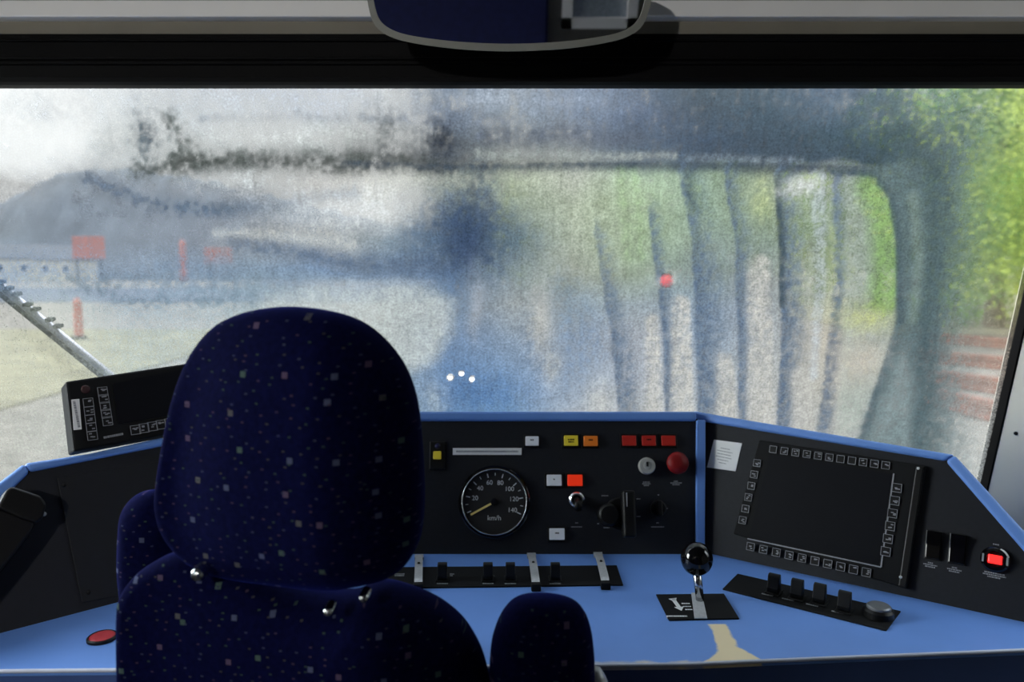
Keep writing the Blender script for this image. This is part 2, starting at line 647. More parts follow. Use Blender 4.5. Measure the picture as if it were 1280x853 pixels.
struct('wall_front', box(NB(), XL - .05, XR + .05, 1.83, 1.87, 0, 0.80), M['blackm'])

LPX, LPY, LPZ = -.70, -.93, 1.78  # lamp added out of view to brighten the cab
cl_ = thing('fill_lamp', 'small added fill lamp with a bare round bulb high on the back wall behind the viewer', 'lamp', Matrix.Translation((LPX, LPY, LPZ)))
rotx = Matrix.Rotation(math.radians(-90), 4, 'X')
link('wall_plate', lathe(NB(), [(0, -.0695), (.05, -.0695), (.05, -.06), (.03, -.055), (.016, -.05), (.014, -.022), (0, -.022)], 24), M['strip'], cl_, rotx)
link('bulb', lathe(NB(), [(.025 * math.sin(a_), -.025 * math.cos(a_)) for a_ in np.linspace(0, math.pi, 13)], 18), mat('fill_bulb_glow', (250, 250, 245), .5, noise=.01, emit=(255, 252, 246), estr=FILL_LAMP), cl_, rotx, smooth=True)
# unseen navy screen added behind the viewer to shade the seat's right half
bm = NB()
box(bm, -.514, .13, -.34, -.30, 0.0, 1.70)
struct('shade_screen', bm, M['screen_cloth'], bevel=.012)

# header over the windscreen: pale strip, taupe recess, black rubber moulding
zs = [atY(640, y, 1.50).z for y in (105, 42, 24, 2)]
bm = NB()
prof = [(1.51, zs[0]), (1.497, zs[0] + .003), (1.495, zs[0] + .011), (1.502, zs[0] + .013)]
for yy in (79, 73, 50):
    zz = atY(640, yy, 1.50).z
    prof += [(1.502, zz - .004), (1.4965, zz - .002), (1.4965, zz + .001), (1.502, zz + .003)]
prof += [(1.502, zs[1]), (1.56, zs[1]), (1.56, zs[0] + .02), (1.548, zs[0] + .002)]
a = [bm.verts.new((XL, y, z)) for y, z in prof]
b = [bm.verts.new((XR, y, z)) for y, z in prof]
n = len(prof)
for i in range(n):
    bm.faces.new((a[i], a[(i + 1) % n], b[(i + 1) % n], b[i]))
bm.faces.new(a[::-1])
bm.faces.new(b)
struct('trim_1', bm, M['rubber'])
struct('trim_2', box(NB(), XL, XR, 1.515, 1.56, zs[1], zs[2]), M['taupe'])
struct('trim_3', box(NB(), XL, XR, 1.485, 1.56, zs[2], zs[3] - .0015), M['strip'], bevel=0.003)
struct('trim_4', box(NB(), XL, XR, 1.50, 1.56, zs[3] - .0015, ZC), M['ceil'])

# pale right-hand corner pillar, set back from the glass, and its black rubber edge


def gpt(x, s, w=0.0):
    return GLS.o + GLS.x * x + GLS.y * s + GLS.z * w


s_lo, s_hi = -0.10, 1.0
XG = hit(1227, 592, GLS.o, GLS.z).x
XGL = -1.27
bm = NB()
pr = [(XG + .004, .028), (XG + .008, .033), (XR + .0, .16), (XR, -.02), (XG + .004, -.02)]
lo = [bm.verts.new(gpt(x, s_lo, w)) for x, w in pr]
hi = [bm.verts.new(gpt(x, s_hi, w)) for x, w in pr]
for i in range(len(pr)):
    bm.faces.new((lo[i], lo[(i + 1) % len(pr)], hi[(i + 1) % len(pr)], hi[i]))
bm.faces.new(lo[::-1])
bm.faces.new(hi)
pil = struct('trim_5', bm, M['greywall'])
e1 = (gpt(XR, .3, .16) - gpt(XG + .008, .3, .033)).normalized()
nn = e1.cross(GLS.y)
if nn.y > 0:
    nn = -nn
PIL = Frame(gpt(XG + .008, .3, .033), e1, nn)
scr = struct('screw', lathe(NB(), [(0, 0.003), (.003, .0028), (.0045, .001), (.0045, 0)], 12), M['blackm'], pil)
scr.matrix_world = PIL.mat(1270, 542)

# the windscreen: rubber frame, glass with its film
bm = NB()
for (x0, x1, y0, y1) in ((XGL - .02, XGL + .02, s_lo, s_hi), (XG, XG + .005, s_lo, s_hi), (XGL, XG, s_lo - .03, s_lo + .01), (XGL, XG, s_hi - .01, s_hi + .03)):
    box(bm, x0, x1, y0, y1, -.012, .03)
win = struct('window_1', bm, M['rubber'], mtx=GLS.mat(at=(0, 0)))

# ---- map of the dirt film, sunlit and shaded parts painted in, in glass metres (x across, s up the pane)
NXg, NYg = 720, 270
gx = np.linspace(XGL + .01, XG - .0005, NXg)
gs = np.linspace(s_lo + .005, s_hi - .005, NYg)
GX, GS = np.meshgrid(gx, gs)


def vnoise(fx, fy, seed):
    r = np.random.RandomState(seed)
    tab = r.rand(256, 256)
    X = GX * fx + 50
    Y = GS * fy + 50
    xi, yi = np.floor(X).astype(int), np.floor(Y).astype(int)
    tx, ty = X - xi, Y - yi
    tx, ty = tx * tx * (3 - 2 * tx), ty * ty * (3 - 2 * ty)
    g = lambda i, j: tab[i % 256, j % 256]
    return (g(xi, yi) * (1 - tx) + g(xi + 1, yi) * tx) * (1 - ty) + (g(xi, yi + 1) * (1 - tx) + g(xi + 1, yi + 1) * tx) * ty - 0.5


def fbm(fx, fy, seed):
    return vnoise(fx, fy, seed) + .5 * vnoise(fx * 2.1, fy * 2.1, seed + 1) + .25 * vnoise(fx * 4.3, fy * 4.3, seed + 2)


PXM = 1.72 / FPX          # about one photo pixel on the glass, in metres
NA, NBn, NC = fbm(9, 9, 1), fbm(9, 9, 11), fbm(40, 40, 21)
WX = GX + .014 * NA + .004 * NC
WS = GS + .014 * NBn + .004 * fbm(40, 40, 31)
G_RGB = np.zeros(GX.shape + (3,))
G_A = np.zeros(GX.shape)


def gp(px, py):
    return GLS.uv(px, py)


FILM_GAIN = 3.0


def paint(mask, rgb=None, a=None):
    global G_RGB, G_A
    if rgb is not None:
        c = np.array(lin(rgb)[:3]) / FILM_GAIN
        G_RGB = G_RGB * (1 - mask[..., None]) + c * mask[..., None]
    if a is not None:
        G_A = G_A * (1 - mask) + a * mask


def blob(px, py, rx, ry, k=1.0, rot=0.0, p=2.0):
    u, v = gp(px, py)
    c, s = math.cos(rot), math.sin(rot)
    dx, dy = (WX - u) / (rx * PXM), (WS - v) / (ry * PXM)
    d = np.sqrt((c * dx - s * dy) ** 2 + (s * dx + c * dy) ** 2)
    return k * np.exp(-d ** p)


def area(pts, feather=8, k=1.0, warp=1.0):
    P_ = [gp(*q) for q in pts]
    X = GX + (WX - GX) * warp
    Y = GS + (WS - GS) * warp
    ins = np.zeros(X.shape, bool)
    dm = np.full(X.shape, 1e9)
    n = len(P_)
    for i in range(n):
        (x0, y0), (x1, y1) = P_[i], P_[(i + 1) % n]
        if abs(y1 - y0) > 1e-12:
            cnd = ((y0 > Y) != (y1 > Y)) & (X < (x1 - x0) * (Y - y0) / (y1 - y0) + x0)
            ins ^= cnd
        ex, ey = x1 - x0, y1 - y0
        t = np.clip(((X - x0) * ex + (Y - y0) * ey) / (ex * ex + ey * ey + 1e-12), 0, 1)
        dm = np.minimum(dm, np.hypot(X - x0 - t * ex, Y - y0 - t * ey))
    d = np.where(ins, dm, -dm) / PXM
    return k * smoothstep(-feather, feather, d)


def stroke(pts, w0, w1=None, fl=3, fr=None, k=1.0, warp=.3):
    """A smear along a line; w0..w1 its width in px, fl / fr how softly its left and right flanks end."""
    w1 = w0 if w1 is None else w1
    fr = fl if fr is None else fr
    P_ = [gp(*q) for q in pts]
    X = GX + (WX - GX) * warp
    Y = GS + (WS - GS) * warp
    best = np.full(X.shape, 1e9)
    side = np.zeros(X.shape)
    par = np.zeros(X.shape)
    over = np.zeros(X.shape)
    n = len(P_) - 1
    for i in range(n):
        (x0, y0), (x1, y1) = P_[i], P_[i + 1]
        ex, ey = x1 - x0, y1 - y0
        L = math.hypot(ex, ey)
        tt = ((X - x0) * ex + (Y - y0) * ey) / (L * L)
        t = np.clip(tt, 0, 1)
        d = np.hypot(X - x0 - t * ex, Y - y0 - t * ey)
        sd = (ex * (Y - y0) - ey * (X - x0)) / L
        m = d < best
        best = np.where(m, d, best)
        side = np.where(m, np.sign(sd) * d, side)
        par = np.where(m, (i + t) / n, par)
    w = (w0 + (w1 - w0) * par) * PXM
    # going down the pane, a positive side is the side to the picture's right
    right = smoothstep(0, 1, (w / 2 - side) / (fr * PXM) + .5)
    left = smoothstep(0, 1, (w / 2 + side) / (fl * PXM) + .5)
    return k * right * left


NF = fbm(110, 110, 71)
NV = fbm(90, 9, 81)            # drips: long down the pane
# the film's general cast with sun, shade and outside greens painted in, coarse to fine: columns across the pane, rows down it (sRGB, and how thick it lies in per cent)
GXC = [0, 80, 160, 240, 320, 400, 480, 560, 640, 720, 800, 880, 960, 1040, 1120, 1200, 1280]
GYR = [105, 140, 175, 202, 225, 260, 300, 340, 380, 420, 470, 520, 570]
GRID = [
    [(230, 230, 228), (220, 220, 220), (192, 194, 198), (184, 186, 190), (180, 184, 192), (180, 184, 194), (192, 192, 192), (122, 134, 149), (155, 162, 171), (152, 162, 178), (109, 121, 137), (90, 102, 111), (95, 109, 120), (104, 118, 136), (99, 114, 125), (130, 150, 138), (144, 160, 112)],
    [(232, 232, 230), (222, 222, 222), (184, 188, 190), (182, 186, 188), (180, 184, 190), (178, 182, 190), (186, 186, 186), (116, 126, 142), (149, 156, 163), (132, 144, 162), (104, 116, 136), (83, 95, 107), (83, 99, 111), (97, 113, 128), (90, 106, 114), (122, 142, 136), (144, 164, 104)],
    [(236, 236, 234), (230, 230, 228), (168, 172, 168), (176, 178, 176), (188, 188, 184), (184, 184, 180), (157, 156, 153), (96, 102, 109), (126, 130, 132), (124, 130, 140), (95, 107, 123), (76, 90, 107), (76, 90, 102), (76, 93, 104), (76, 92, 102), (114, 132, 128), (136, 160, 96)],
    [(228, 228, 226), (200, 200, 200), (168, 172, 172), (124, 128, 124), (126, 128, 126), (122, 124, 122), (110, 110, 109), (92, 96, 101), (139, 140, 132), (138, 142, 138), (100, 113, 123), (81, 93, 106), (74, 86, 99), (76, 90, 102), (72, 88, 99), (110, 128, 124), (132, 160, 92)],
    [(158, 153, 149), (143, 144, 145), (138, 141, 147), (147, 146, 147), (170, 167, 162), (194, 188, 181), (210, 206, 194), (167, 170, 155), (178, 185, 158), (188, 189, 174), (180, 198, 167), (159, 176, 156), (158, 168, 144), (176, 178, 176), (104, 120, 126), (114, 132, 126), (134, 168, 90)],
    [(136, 139, 143), (125, 132, 142), (129, 134, 143), (133, 136, 145), (136, 143, 155), (186, 182, 177), (212, 208, 200), (129, 138, 140), (160, 169, 153), (184, 189, 167), (175, 191, 158), (157, 174, 154), (152, 164, 140), (170, 178, 164), (104, 120, 126), (118, 136, 126), (130, 164, 90)],
    [(129, 134, 137), (125, 132, 142), (131, 136, 145), (133, 137, 147), (161, 160, 159), (182, 177, 168), (141, 154, 163), (88, 108, 134), (133, 145, 149), (182, 187, 167), (171, 187, 156), (155, 169, 156), (144, 156, 144), (166, 178, 154), (104, 122, 128), (122, 140, 122), (134, 164, 86)],
    [(134, 160, 192), (140, 156, 176), (142, 156, 174), (140, 154, 172), (140, 156, 172), (126, 146, 172), (133, 150, 171), (96, 118, 147), (143, 154, 157), (168, 170, 156), (154, 166, 146), (142, 154, 152), (152, 156, 156), (168, 174, 148), (106, 124, 128), (130, 144, 124), (152, 168, 92)],
    [(168, 168, 152), (154, 164, 156), (138, 156, 168), (138, 156, 168), (150, 168, 176), (168, 180, 184), (184, 188, 184), (116, 136, 159), (166, 169, 168), (152, 163, 171), (163, 171, 175), (148, 163, 178), (165, 169, 175), (180, 180, 156), (106, 122, 128), (140, 148, 138), (176, 170, 116)],
    [(178, 178, 166), (176, 178, 168), (160, 170, 172), (164, 174, 176), (184, 190, 190), (190, 194, 192), (192, 192, 184), (118, 140, 169), (144, 158, 175), (158, 167, 178), (173, 175, 180), (156, 169, 184), (175, 178, 180), (190, 178, 158), (106, 124, 132), (152, 152, 142), (180, 162, 140)],
    [(184, 182, 166), (180, 180, 168), (166, 176, 176), (172, 180, 180), (180, 186, 186), (176, 184, 186), (163, 174, 178), (110, 138, 173), (126, 154, 187), (163, 173, 186), (180, 182, 188), (169, 175, 182), (184, 184, 182), (192, 184, 168), (116, 134, 142), (162, 164, 158), (188, 170, 156)],
    [(188, 186, 174), (184, 184, 174), (172, 178, 176), (172, 180, 180), (168, 178, 180), (160, 174, 182), (155, 168, 175), (102, 134, 171), (122, 154, 187), (178, 182, 188), (195, 193, 188), (188, 188, 186), (193, 190, 186), (182, 180, 172), (126, 142, 148), (176, 178, 174), (192, 184, 176)],
    [(188, 186, 174), (184, 184, 174), (172, 178, 176), (172, 180, 180), (168, 178, 180), (160, 174, 182), (155, 168, 175), (102, 134, 171), (114, 144, 175), (166, 170, 176), (182, 180, 176), (176, 176, 174), (180, 178, 174), (182, 180, 172), (132, 148, 154), (186, 188, 184), (196, 192, 186)],
]
THICK = [
    [20, 25, 60, 65, 70, 72, 75, 86, 84, 84, 86, 88, 88, 84, 82, 72, 60],
    [20, 25, 62, 66, 70, 72, 78, 88, 86, 86, 88, 90, 90, 86, 84, 72, 56],
    [18, 22, 70, 70, 72, 74, 84, 92, 88, 88, 90, 92, 92, 92, 88, 74, 54],
    [22, 40, 70, 84, 86, 86, 90, 92, 86, 86, 90, 92, 92, 92, 90, 76, 54],
    [60, 65, 72, 76, 80, 76, 76, 86, 86, 86, 86, 86, 86, 66, 84, 78, 54],
    [62, 65, 68, 74, 82, 74, 76, 86, 86, 86, 86, 86, 86, 66, 86, 78, 54],
    [64, 66, 68, 74, 82, 80, 90, 92, 86, 86, 86, 86, 86, 66, 86, 76, 56],
    [76, 74, 76, 82, 88, 90, 90, 90, 86, 86, 86, 86, 86, 66, 86, 72, 62],
    [58, 62, 72, 76, 80, 80, 92, 92, 92, 92, 92, 92, 92, 70, 86, 60, 54],
    [58, 62, 70, 74, 80, 82, 92, 92, 92, 92, 92, 92, 92, 74, 86, 60, 58],
    [58, 64, 72, 76, 80, 82, 92, 92, 92, 92, 92, 92, 92, 78, 84, 62, 62],
    [74, 76, 74, 76, 80, 82, 92, 92, 92, 92, 92, 92, 92, 84, 84, 70, 60],
    [74, 76, 74, 76, 80, 82, 92, 92, 92, 92, 92, 92, 92, 84, 84, 74, 66],
]
g_rgb = np.array([[lin(c)[:3] for c in row] for row in GRID])
g_a = np.array(THICK, float) / 100
# the grid's own metres on the glass: columns measured half-way up the pane, rows on its middle line
gcx = np.array([gp(x, 330)[0] for x in GXC])
gry = np.array([gp(640, y)[1] for y in GYR])
spread = 1 + (GS - gp(640, 330)[1]) * (gp(1280, 110)[0] / gp(1280, 330)[0] - 1) / (gp(640, 110)[1] - gp(640, 330)[1])
fx = np.interp((WX + .012 * NA) / spread, gcx, np.arange(len(gcx)))
fy = np.interp(-(WS + .012 * NBn), -gry, np.arange(len(gry)))
xi, yi = np.minimum(fx.astype(int), len(gcx) - 2), np.minimum(fy.astype(int), len(gry) - 2)
tx, ty = fx - xi, fy - yi


def grid_at(g):
    t0, t1 = (tx[..., None], ty[..., None]) if g.ndim == 3 else (tx, ty)
    return (g[yi, xi] * (1 - t0) + g[yi, xi + 1] * t0) * (1 - t1) + (g[yi + 1, xi] * (1 - t0) + g[yi + 1, xi + 1] * t0) * t1


G_RGB = grid_at(g_rgb) / FILM_GAIN
G_A = grid_at(g_a)


def speck(m, amt=.9):
    """Let the film's grain eat into a smear."""
    return np.clip(m * (1 + amt * NF * (1.2 - m)) + amt * .35 * (NF + .6 * NV) * np.clip(m * 3, 0, 1) * (1 - m), 0, 1)


# upper left: a curl of thin dark dirt, a spot beside it and the long streak that breaks into drips
paint(speck(stroke([(214, 146), (232, 170), (238, 190), (224, 203), (198, 213), (172, 212)], 18, 14, 30, 30, .9, 1.4), 1.3), (74, 80, 74), .86)
paint(speck(blob(180, 168, 18, 24, .9), 1.2), (88, 98, 106), .84)
paint(speck(blob(132, 184, 16, 22, .55)), (140, 144, 142), .6)
paint(speck(blob(60, 138, 50, 14, .45)), (180, 182, 186), .5)
paint(speck(stroke([(226, 200), (330, 199), (470, 203), (560, 207)], 16, 14, 22, 20, .85, 1.4), 1.8), (72, 76, 72), .86)
paint(speck(stroke([(255, 148), (450, 150), (640, 152)], 6, 8, 12, 12, .5, 1)), (120, 128, 142), .78)
paint(speck(blob(480, 180, 12, 34, .6), 1.2), (84, 88, 90), .86)
paint(speck(blob(552, 172, 20, 20, .85), 1.2), (52, 58, 68), .92)
paint(speck(blob(330, 168, 70, 16, .6)), (204, 204, 200), .7)
paint(speck(blob(430, 168, 40, 16, .4)), (196, 196, 190), .76)
paint(speck(blob(300, 225, 60, 10, .6)), (196, 198, 196), .7)
# below it grey-blue shade painted over the hill
paint(speck(stroke([(112, 226), (180, 248), (270, 262), (350, 254), (440, 238)], 10, 12, 20, 20, .8, 1)), (92, 108, 128), .82)
paint(speck(blob(262, 260, 66, 9, .65)), (78, 96, 116), .84)
paint(speck(blob(440, 258, 90, 20, .7)), (218, 218, 216), .72)
paint(speck(stroke([(270, 290), (340, 296), (440, 306)], 8, 14, 10, 12, .6, .6)), (200, 196, 186), .7)
paint(speck(stroke([(290, 305), (360, 318), (430, 326), (500, 332), (560, 322)], 8, 30, 20, 26, .85, 1)), (98, 114, 136), .9)
paint(speck(blob(130, 355, 50, 14, .6)), (112, 128, 140), .8)
paint(speck(stroke([(150, 372), (250, 380), (340, 374)], 12, 12, 16, 16, .5, 1)), (116, 134, 148), .84)
paint(speck(blob(250, 345, 60, 20, .35)), (112, 130, 150), .84)
# middle: a dark cloud of painted shade, bands below and a pale patch beside it
paint(speck(blob(582, 284, 52, 50, .95, .5, 2.4)), (74, 90, 110), .94)
paint(speck(blob(588, 302, 34, 32, .9)), (60, 76, 106), .96)
paint(speck(blob(604, 236, 14, 26, .75)), (86, 98, 112), .88)
paint(speck(blob(640, 300, 36, 20, .6)), (96, 114, 126), .86)
paint(speck(blob(520, 296, 36, 18, .6)), (92, 110, 130), .86)
paint(speck(area([(330, 372), (440, 350), (530, 360), (562, 378), (566, 418), (545, 448), (500, 470), (330, 470)], 14, .75), .6), (194, 198, 194), .82)
paint(speck(stroke([(330, 352), (430, 356), (540, 352)], 5, 5, 8, 8, .5, .6)), (140, 154, 172), .8)
paint(speck(blob(593, 385, 9, 40, .75)), (156, 162, 172), .84)
paint(speck(blob(676, 405, 15, 46, .75)), (194, 188, 176), .78)
paint(speck(blob(705, 375, 22, 34, .55)), (122, 138, 150), .84)
paint(speck(blob(722, 440, 40, 50, .45)), (112, 136, 168), .86)
paint(speck(blob(690, 460, 12, 24, .6)), (190, 188, 182), .8)
paint(speck(blob(748, 500, 16, 34, .7)), (200, 198, 192), .8)
paint(speck(blob(600, 490, 60, 26, .6)), (84, 118, 164), .9)
paint(speck(blob(545, 500, 16, 26, .6)), (170, 182, 190), .84)
# across the top: pale wisps in the slate band of painted shade, and its crisp lower edge
paint(speck(blob(600, 124, 40, 10, .5)), (176, 182, 192), .86)
paint(speck(blob(700, 132, 50, 9, .5)), (160, 168, 182), .86)
paint(speck(stroke([(600, 190), (720, 196), (840, 194)], 8, 8, 12, 10, .6, .8), 1.3), (168, 172, 166), .84)
paint(speck(stroke([(600, 168), (800, 172)], 14, 14, 14, 14, .5, .8), 1.2), (100, 106, 118), .9)
paint(speck(stroke([(860, 198), (1000, 202)], 10, 8, 12, 8, .35, .8), 1.3), (140, 150, 158), .88)
paint(speck(stroke([(430, 204), (560, 209), (800, 207), (960, 210), (1085, 215)], 6, 12, 10, 4, .62, .25), .9), (66, 76, 88), .93)
for x, w in ((775, 12), (792, 8)):
    paint(speck(stroke([(x, 216), (x + 4, 260), (x + 8, 320)], w, w, 12, 14, .2)), (150, 184, 116), .82)
# vertical bands of painted shade: each ends sharply on one flank and fades out on the other
for pts, w0, w1, fl, fr, k in (
        ([(742, 290), (757, 380), (768, 450), (771, 530)], 6, 26, 4, 26, .85),
        ([(808, 262), (822, 360), (829, 430), (833, 530)], 8, 18, 4, 18, .88),
        ([(846, 214), (862, 290), (869, 380), (872, 535)], 12, 30, 5, 34, .9),
        ([(906, 214), (918, 300), (922, 400), (922, 535)], 10, 16, 5, 20, .85),
        ([(968, 218), (976, 300), (976, 400), (970, 545)], 14, 24, 4, 26, .92),
        ([(1040, 220), (1042, 320), (1036, 420), (1018, 550)], 12, 18, 8, 12, .75)):
    paint(speck(stroke([(x + w0 * .5 + (w1 - w0) * .5 * i / 3, y) for i, (x, y) in enumerate(pts)], w0, w1, fl + 1, fr * 1.5, k * .92, .5), 1.2), (98, 114, 134), .9)
paint(speck(stroke([(972, 222), (976, 300), (978, 380)], 8, 8, 3, 10, .75), .7), (66, 80, 88), .9)
paint(speck(stroke([(858, 216), (868, 260)], 12, 14, 6, 14, .5), .7), (84, 100, 100), .88)
paint(speck(stroke([(1022, 222), (1024, 350), (1016, 470)], 16, 10, 10, 8, .55), .7), (192, 198, 204), .8)
paint(speck(blob(1002, 233, 24, 9, .85)), (214, 212, 210), .8)
paint(speck(blob(955, 246, 11, 24, .6)), (196, 202, 150), .76)
paint(speck(blob(990, 420, 14, 26, .4)), (120, 130, 140), .84)
for (x, y0, y1, w) in ((815, 400, 520, 16), (850, 380, 525, 22), (905, 450, 525, 20), (948, 330, 530, 26), (1000, 470, 540, 22)):
    paint(speck(stroke([(x, y0), (x + 3, (y0 + y1) / 2), (x + 2, y1)], w, w * 1.3, 12, 8, .65), 1.3), (206, 200, 190), .86)
# right: a rounded clearer patch; outside it painted slate shade in overlapping arcs
paint(area([(1054, 224), (1086, 222), (1106, 244), (1116, 300), (1116, 420), (1072, 535), (1046, 542), (1056, 380)], 7, .85, .2), (170, 177, 166), .8)
paint(speck(stroke([(1084, 232), (1100, 270), (1106, 330), (1102, 380)], 26, 34, 26, 8, .75, .3), .5), (142, 178, 98), .78)
paint(speck(blob(1084, 396, 30, 18, .7), .5), (186, 190, 108), .7)
paint(speck(blob(1078, 450, 28, 30, .7), .5), (196, 180, 160), .74)
fade = 1 - smoothstep(gp(1140, 330)[0], gp(1250, 330)[0], GX / spread + .03 * NA)
paint(fade * speck(area([(1078, 212), (1270, 160), (1270, 300), (1270, 420), (1260, 600), (1070, 552), (1121, 412), (1122, 300), (1110, 246)], 7, .92, .25), .6), (102, 118, 120), .9)
paint(speck(stroke([(1040, 214), (1088, 218), (1112, 246), (1122, 300), (1124, 400)], 8, 8, 5, 10, .6, .2), .4), (70, 86, 96), .9)
paint(speck(stroke([(1120, 168), (1166, 200), (1172, 260), (1166, 350), (1152, 450), (1146, 585)], 30, 24, 22, 40, .7, .5), .8), (80, 97, 102), .92)
paint(speck(stroke([(1140, 246), (1148, 320), (1140, 400)], 12, 10, 12, 12, .55, .3), .6), (132, 146, 138), .84)
paint(speck(stroke([(1122, 400), (1098, 480), (1076, 552)], 7, 10, 4, 10, .6, .2), .4), (84, 102, 110), .88)
paint(speck(area([(1122, 440), (1140, 470), (1138, 570), (1084, 556)], 12, .5)), (140, 154, 154), .8)
paint(speck(blob(1180, 160, 44, 40, .4)), (100, 112, 118), .84)
for yy in (300, 345, 400):
    paint(speck(stroke([(1180, yy + 20), (1215, yy - 8), (1250, yy - 30)], 10, 6, 12, 12, .35, .6)), (104, 122, 110), .8)
paint(blob(833, 350, 11, 11, 1.0, 0, 3), None, .62)
for q in ((563, 471), (577, 466), (590, 473)):
    u_, v_ = gp(*q)
    G_A = np.where(np.hypot(GX - u_, GS - v_) < 4.2 * PXM, 0.0, G_A)
G_A = np.clip(G_A + .10 * NF + .05 * NA + .07 * NV * np.clip((gp(640, 260)[1] - GS) / -.1, 0, 1), .04, .97)
up_ = np.clip((GS - gp(640, 300)[1]) / .1, 0, 1) * np.clip((gp(760, 200)[0] - GX) / .3, 0, 1)
MOT = fbm(22, 26, 91) + .5 * fbm(60, 50, 95)
G_A = np.clip(G_A + .16 * MOT * up_ + np.where((GX < gp(150, 200)[0]) & (up_ > .5), .16 * np.clip(MOT + .1, 0, 1), 0), .04, .97)
G_A = 1 - (1 - G_A) ** (1 + .8 * smoothstep(.74, .92, G_A))
G_RGB = G_RGB * (1 + .42 * MOT * up_)[..., None]
G_RGB = G_RGB * np.clip(1 + .20 * NF + .18 * fbm(60, 60, 51) + .16 * NV * np.clip((GS - gp(640, 300)[1]) / .1, 0, 1), .4, 1.9)[..., None]

bm = NB()
lay = bm.loops.layers.float_color.new('grime_and_shade')
vs = [[bm.verts.new((GX[j, i], GS[j, i], 0.004)) for i in range(NXg)] for j in range(NYg)]
for j in range(NYg - 1):
    for i in range(NXg - 1):
        f = bm.faces.new((vs[j][i], vs[j][i + 1], vs[j + 1][i + 1], vs[j + 1][i]))
        for lp, (jj, ii) in zip(f.loops, ((j, i), (j, i + 1), (j + 1, i + 1), (j + 1, i))):
            c = G_RGB[jj, ii]
            lp[lay] = (max(0.0, c[0]), max(0.0, c[1]), max(0.0, c[2]), G_A[jj, ii])
# the outer face of the pane
q = [bm.verts.new((x, s, -0.004)) for x, s in ((gx[0], gs[0]), (gx[-1], gs[0]), (gx[-1], gs[-1]), (gx[0], gs[-1]))]
f = bm.faces.new(q)
f.material_index = 1
me = bpy.data.meshes.new('glass_pane')
bm.to_mesh(me)
bm.free()
me.materials.append(M['grime_and_shade'])
me.materials.append(M['clear'])
pane = bpy.data.objects.new('glass_pane', me)
COL.objects.link(pane)
pane.parent = win
pane['kind'] = 'structure'
for (px, py, r) in ((563, 471, 3.2), (577, 466, 3.5), (590, 473, 3.5)):  # sun glints put in as white translucent dots
    u, v = gp(px, py)
    d = struct('sun_glint_dot', lathe(NB(), [(0, .0025), (r * PXM * .6, .0022), (r * PXM, .0006), (r * PXM, 0)], 14), M['drop'], win, smooth=True)
    d.matrix_local = Matrix.Translation((u, v, .0045))

# ------------------------------------------------------------------ control desk
desk = thing('control_desk', "blue moulded driver's desk with dark wraparound instrument panels below the windscreen", 'control desk', DESK.mat(at=(0, 0)))
vf = DESK.uv(900, 829)[1]
cl = (-0.435, CEN.o.y - 1.3)
cr = (RGT.o.x, RGT.o.y - 1.3)


def along(fr, u):
    p = fr.o + fr.x * u
    return (p.x, p.y - 1.3)


lend, rend = along(LFT, -0.62), along(RGT, 0.86)
top = [(-1.25, vf - .012), DESK.uv(0, 837), DESK.uv(640, 831), DESK.uv(860, 828.5), DESK.uv(960, 824), DESK.uv(1280, 811), (1.21, DESK.uv(1280, 811)[1] + .045), (1.21, .10), (cr[0] + .05, cr[1] + .07), (cl[0] - .02, cl[1] + .07), (-1.25, .10)]
link('worktop', prism(NB(), top, -0.012, 0.0), M['desk'], desk, bevel=0.002)
fr_ = top[:7]
bm = NB()
tube(bm, [(x, y - .0005, -.003) for x, y in fr_], .0032, 8)
et = link('edge_highlight', bm, mat('edge_highlight', (190, 196, 214), .35, noise=.05), desk, smooth=True)  # pale tube standing in for the highlight on the desk's edge
et['label'] = 'pale highlight along the edge'
ap_ = [(x, y + .004) for x, y in fr_] + [(x, y + .03) for x, y in fr_[::-1]]
link('front_apron', prism(NB(), ap_, -.16, -.0122), mat('apron_shaded_blue', (62, 84, 138), .5, noise=.05), desk)  # desk blue darkened, shade of the front face put into the colour
for x0, x1 in ((-1.24, -.80), (.62, 1.20)):
    link('side_pedestal', box(NB(), x0, x1, vf + .09, vf + .60, -.74, -.0125), M['desk'], desk, bevel=.01)
DI = DESK.mat(at=(0, 0)).inverted()


def on(fr, *, at=(0, 0)):
    return DI @ fr.mat(at=at)


def P(fr, pts):
    return [fr.uv(*q) for q in pts]


# panels
cl_top, cr_top = CEN.uv(348, 524), CEN.uv(872, 524)
cpoly = [(cl[0], 0), (CEN.uv(874, 693)[0], 0), cr_top, cl_top]
link('instrument_panel', prism(NB(), cpoly, -.02, 0), M['panel'], desk, on(CEN))
rpoly = P(RGT, [(876, 690), (1280, 778)]) + [(0.86, 0)] + P(RGT, [(1280, 686), (1184, 573), (876, 524)])
rpoly[2] = (RGT.uv(1280, 686)[0] + .12, 0.0)
link('instrument_panel', prism(NB(), rpoly, -.02, 0), M['panel'], desk, on(RGT))
lpoly = P(LFT, [(205, 738), (0, 792)])
lo_u = LFT.uv(0, 620)
lpoly = [(LFT.uv(348, 690)[0], 0), (lo_u[0] - .13, 0), lo_u, LFT.uv(36, 588), LFT.uv(205, 554), LFT.uv(348, 524)]
link('instrument_panel', prism(NB(), lpoly, -.02, 0), M['panel'], desk, on(LFT))
